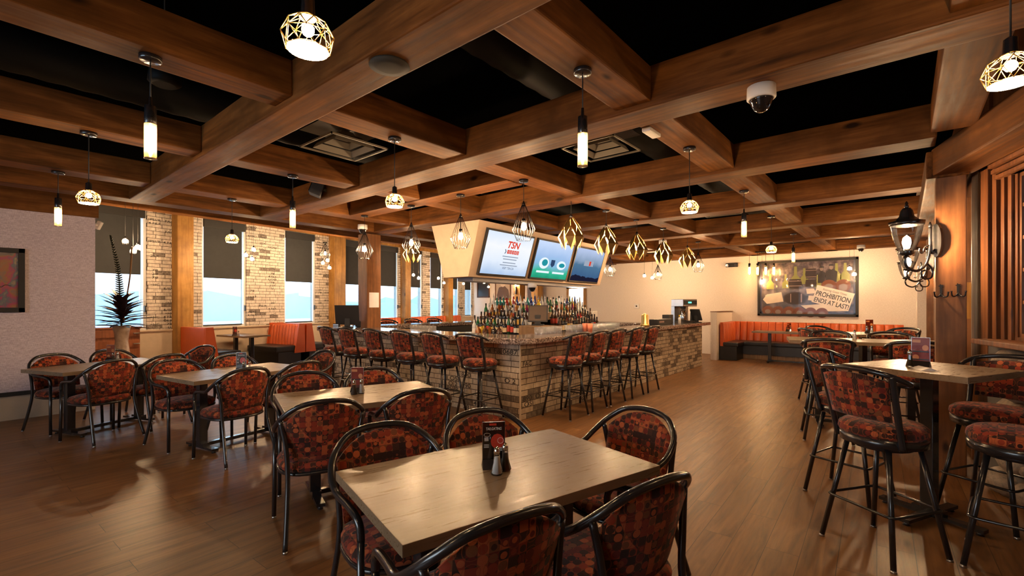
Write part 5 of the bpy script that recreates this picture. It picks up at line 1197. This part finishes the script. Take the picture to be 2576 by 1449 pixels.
for s in (-1, 1): MB().cyl((s * 0.10, -0.03, 0.0), (s * 0.115, -0.10, -0.01), 0.035, 0.042, 14).build('lamp_head', M_CHROME, o)
o = empty('thermostat', (14.39, 6.72, 1.41), -PI / 2); tag(o, 'small white thermostat box on the far cream wall', 'thermostat')
MB().box(-0.08, 0.08, -0.03, 0, -0.075, 0.075, 0.01).build('cover', M_WHITE, o); MB().box(-0.025, 0.025, -0.033, -0.03, -0.025, 0.025).build('display', M_MATTE, o)
def picture(y, z, w, h, label, mat, cat='picture'):
    o = empty('framed_picture', (14.39, y, z), -PI / 2); tag(o, label, cat)
    f = MB()
    for q in ((-w, w, -h, -h + 0.04), (-w, w, h - 0.04, h), (-w, -w + 0.04, -h, h), (w - 0.04, w, -h, h)): f.box(q[0], q[1], -0.03, 0, q[2], q[3])
    f.build('frame', M_BOARD, o); MB().box(-w + 0.03, w - 0.03, -0.015, -0.01, -h + 0.03, h - 0.03).build('print', mat, o); return o
picture(13.65, 2.2, 0.36, 0.45, 'dark picture on the far wall behind the left bulbs', flat('dark_print', (0.03, 0.028, 0.03), 0.4))
pp = picture(12.55, 2.25, 0.42, 0.62, 'sepia portrait picture of a person in a hat, beside the left far column', flat('sepia_print', (0.42, 0.33, 0.25), 0.5))
m = MB(); m.poly([(-0.30, -0.016, 0.28), (0.25, -0.016, 0.36), (0.2, -0.016, 0.44), (0.12, -0.016, 0.55), (-0.12, -0.016, 0.52), (-0.14, -0.016, 0.38)]).poly([(-0.38, -0.016, -0.58), (0.38, -0.016, -0.58), (0.30, -0.016, -0.20), (0.08, -0.016, -0.02), (-0.22, -0.016, -0.10)]); m.build('figure_print', flat('brown_print', (0.10, 0.06, 0.04), 0.5), pp)
m = MB(); m.poly([(a, -0.0165, b) for a, b in e2(0.0, 0.14, 0.16, 0.22)]); m.build('face_print', flat('sepia_light', (0.58, 0.47, 0.38), 0.5), pp)
o = empty('wall_lamp', (13.94, 11.1, 2.3)); tag(o, 'small lit candle lamp in front of the far wood column', 'wall light'); MB().cyl((0, 0, -0.15), (0, 0, 0.15), 0.03, seg=10).build('glass', M_FILA, o); MB().box(-0.02, 0.06, -0.02, 0.02, -0.45, -0.15).build('bracket', M_BLACK, o)
bpy.data.objects[o.name].location = (13.68, 11.3, 2.3)
# ------------------------------------------------------------------ left: painting, cabinet, vase with plant
o = empty('framed_painting', (0.03, 8.745, 1.79)); tag(o, 'abstract painting in a black frame on the lilac partition', 'painting')
f = MB(); a, b = 0.55, 0.41
for q in ((-a, a, -b, -b + 0.06), (-a, a, b - 0.06, b), (-a, -a + 0.06, -b, b), (a - 0.06, a, -b, b)): f.box(q[0], q[1], -0.04, 0, q[2], q[3], 0.004)
f.build('frame', M_MATTE, o); cv = MB().box(-a + 0.05, a - 0.05, -0.015, -0.005, -b + 0.05, b - 0.05).build('canvas', M_ART, o)
m = MB(); m.tube(smooth_path([(0.20, -0.017, -0.07), (0.24, -0.017, -0.05), (0.27, -0.017, -0.09), (0.31, -0.017, -0.06), (0.34, -0.017, -0.09), (0.38, -0.017, -0.06), (0.43, -0.017, -0.075)], 4), 0.004, 4); m.build('scrawl', M_INK, cv)
c = wp(-0.62, 0.28); o = empty('service_cabinet', (c.x, c.y, 0), WA); tag(o, 'red brown cabinet under the first tall window', 'cabinet')
MB().box(-0.85, 0.82, -0.24, 0.26, 0.06, 1.02, 0.004).build('body', M_CHERRY, o); MB().box(-0.88, 0.85, -0.26, 0.26, 1.02, 1.05, 0.004).build('worktop', M_CHERRY, o)
for z in (0.66, 0.86): d_ = MB().box(0.12, 0.80, -0.258, -0.24, z, z + 0.14, 0.003).build('drawer', M_CHERRY, o); MB().box(0.70, 0.80, -0.285, -0.262, z + 0.06, z + 0.075).build('handle', M_STEEL, d_)
d_ = MB().box(-0.80, 0.80, -0.258, -0.24, 0.1, 0.62, 0.003).build('door', M_CHERRY, o)
x, y = D(306, 7.7); o = empty('floor_vase', (x, y, 0)); tag(o, 'tall flared stone vase with spiky dark plant before the first window', 'vase')
t_ = NT('veined_beige_stone'); v_ = t_.coords('Object'); nz = t_.noise(v_, 7.0, 5, 0.65, 1.0)
MB().lathe([(0, 0), (0.17, 0.0), (0.20, 0.10), (0.20, 0.25), (0.165, 0.45), (0.105, 0.70), (0.085, 0.88), (0.10, 1.02), (0.125, 1.13), (0.115, 1.13), (0.07, 0.9), (0, 0.88)], seg=28).build('vase_body', t_.done(t_.ramp(nz, [(0.3, (0.30, 0.21, 0.15)), (0.6, (0.48, 0.37, 0.29))]), 0.35), o)
pl = empty('spiky_plant', (x, y, 1.08)); tag(pl, 'dark burgundy spiky plant with tall dried spikes in the vase', 'plant')
lf = MB(); lg = MB(); rl = random.Random(9)
for k in range(64):
    a = k * 2.4; lvl = k / 64; L = rl.uniform(0.38, 0.56) * (1.0 - 0.35 * lvl); z0 = 0.02 + 0.42 * lvl; el = 0.15 + 0.9 * lvl + rl.uniform(-0.15, 0.15)
    tgt = lf if k % 5 else lg; dr = Vector((math.cos(a), math.sin(a), 0)); sd = Vector((-math.sin(a), math.cos(a), 0)); prev = None; n = 5; w0 = 0.040
    for i in range(n + 1):
        t = i / n; p = Vector((0, 0, z0)) + dr * (L * t * math.cos(el * (1 - 0.3 * t))) + Vector((0, 0, L * t * math.sin(el) - 0.22 * L * t * t)); w = w0 * (math.sin(PI * (0.12 + 0.88 * t)) ** 0.7 if t < 1 else 0.02)
        cur = [tgt.bm.verts.new(p - sd * w), tgt.bm.verts.new(p - Vector((0, 0, w * 0.35))), tgt.bm.verts.new(p + sd * w)]
        if prev: tgt._f([prev[0], prev[1], cur[1], cur[0]], True); tgt._f([prev[1], prev[2], cur[2], cur[1]], True)
        prev = cur
lf.build('leaves', flat('black_burgundy_leaf', (0.022, 0.010, 0.014), 0.45), pl); lg.build('purple_leaves', M_PURPLE, pl)
m = MB(); P = smooth_path([(0, 0, 0), (-0.02, 0, 0.5), (-0.05, 0.0, 1.0), (-0.14, 0, 1.5)], 14); m.tube(P, [0.010 * (1 - i / len(P)) + 0.003 for i in range(len(P))], 6)
for i in range(8, len(P)):
    q = P[i]
    for s in (-1, 1):
        for e in (0, 0.5): m.cyl(q + Vector((0, 0, 0.018 * e)), q + Vector((s * 0.085 * (1.15 - i / len(P)) * 0.75, s * -0.085 * (1.15 - i / len(P)) * 0.8, 0.02 + 0.018 * e)), 0.011, 0.003, 5)
m.build('feathered_spike', M_GREEN, pl)
MB().tube(smooth_path([(0.02, 0, 0.1), (0.06, -0.02, 0.5), (0.10, -0.06, 0.9), (0.12, -0.07, 1.35)], 8), [0.011] * 18 + [0.013] * 7, 6).build('dried_stem', M_DRIED, pl)
# ------------------------------------------------------------------ light, sky, camera
w = bpy.data.worlds.new('sky'); SC.world = w; w.use_nodes = True; nt = w.node_tree; nt.nodes.clear()
ow = nt.nodes.new('ShaderNodeOutputWorld'); bg = nt.nodes.new('ShaderNodeBackground'); tc = nt.nodes.new('ShaderNodeTexCoord'); sp = nt.nodes.new('ShaderNodeSeparateXYZ'); rp_ = nt.nodes.new('ShaderNodeValToRGB')
nt.links.new(tc.outputs['Generated'], sp.inputs[0]); nt.links.new(sp.outputs[2], rp_.inputs[0])
e = rp_.color_ramp.elements; e[0].position = 0.0; e[0].color = (0.55, 0.75, 0.92, 1); e[1].position = 0.10; e[1].color = (0.88, 0.95, 1.0, 1)
nt.links.new(rp_.outputs[0], bg.inputs[0]); bg.inputs[1].default_value = 8.0; nt.links.new(bg.outputs[0], ow.inputs[0])
hm = MB(); rh = random.Random(2)
pts = [(-60 + 6 * k, 60 + rh.uniform(-3, 3)) for k in range(30)]
for (x0, y0), (x1, y1) in zip(pts, pts[1:]): hm.hexa([(x0, y0, -1), (x1, y1, -1), (x1, y1 + 3, -1), (x0, y0 + 3, -1)], [(x0, y0, 1.6 + rh.uniform(-0.7, 1.6)), (x1, y1, 1.6 + rh.uniform(-0.7, 1.6)), (x1, y1 + 3, 1.8), (x0, y0 + 3, 1.8)])
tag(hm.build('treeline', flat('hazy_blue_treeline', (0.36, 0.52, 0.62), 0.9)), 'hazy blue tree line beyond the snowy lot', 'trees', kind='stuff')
def area(name, loc, rot, sx, sy, power, col=(1, 1, 1), portal=False):
    l = bpy.data.lights.new(name, 'AREA'); l.shape = 'RECTANGLE'; l.size = sx; l.size_y = sy; l.energy = power; l.color = col
    o = bpy.data.objects.new(name, l); COL.objects.link(o); o.location = loc; o.rotation_euler = rot
    if portal: l.cycles.is_portal = True
    return o
for a, b in WIN:
    c = wp((a + b) / 2, -0.3, (ZS + ZH) / 2); area('window_daylight', c, (math.radians(90), 0, WA + 0), b - a, ZH - ZS, 1.0, portal=True)
area('window_daylight', (-4.55, 3.0, 1.75), (math.radians(90), 0, math.radians(90)), 3.9, 1.7, 1.0, portal=True)
area('passage_daylight', (15.1, 9.0, 1.6), (math.radians(90), 0, math.radians(90)), 1.4, 2.4, 250, (0.85, 0.95, 1.0))
cam = bpy.data.cameras.new('camera'); co = bpy.data.objects.new('camera', cam); COL.objects.link(co)
co.location = (0, 0, 1.49); co.rotation_euler = (math.radians(90), 0, math.radians(-50))
cam.sensor_width = 36.0; cam.lens = 36.0 * 1175.0 / 2576.0; cam.shift_y = (764.0 - 724.5) / 2576.0; cam.clip_start = 0.05; cam.clip_end = 300
SC.camera = co
SC.view_settings.view_transform = 'Standard'; SC.view_settings.look = 'None'; SC.view_settings.gamma = 1.0; SC.view_settings.use_curve_mapping = False
SC.view_settings.exposure = 0.0
cy = SC.cycles
cy.max_bounces = 7; cy.diffuse_bounces = 4; cy.glossy_bounces = 3; cy.transparent_max_bounces = 12; cy.transmission_bounces = 3
cy.sample_clamp_indirect = 3.0; cy.sample_clamp_direct = 0.0; cy.caustics_reflective = False; cy.caustics_refractive = False; cy.use_light_tree = True
cy.use_denoising = True; cy.use_adaptive_sampling = True; cy.adaptive_threshold = 0.02
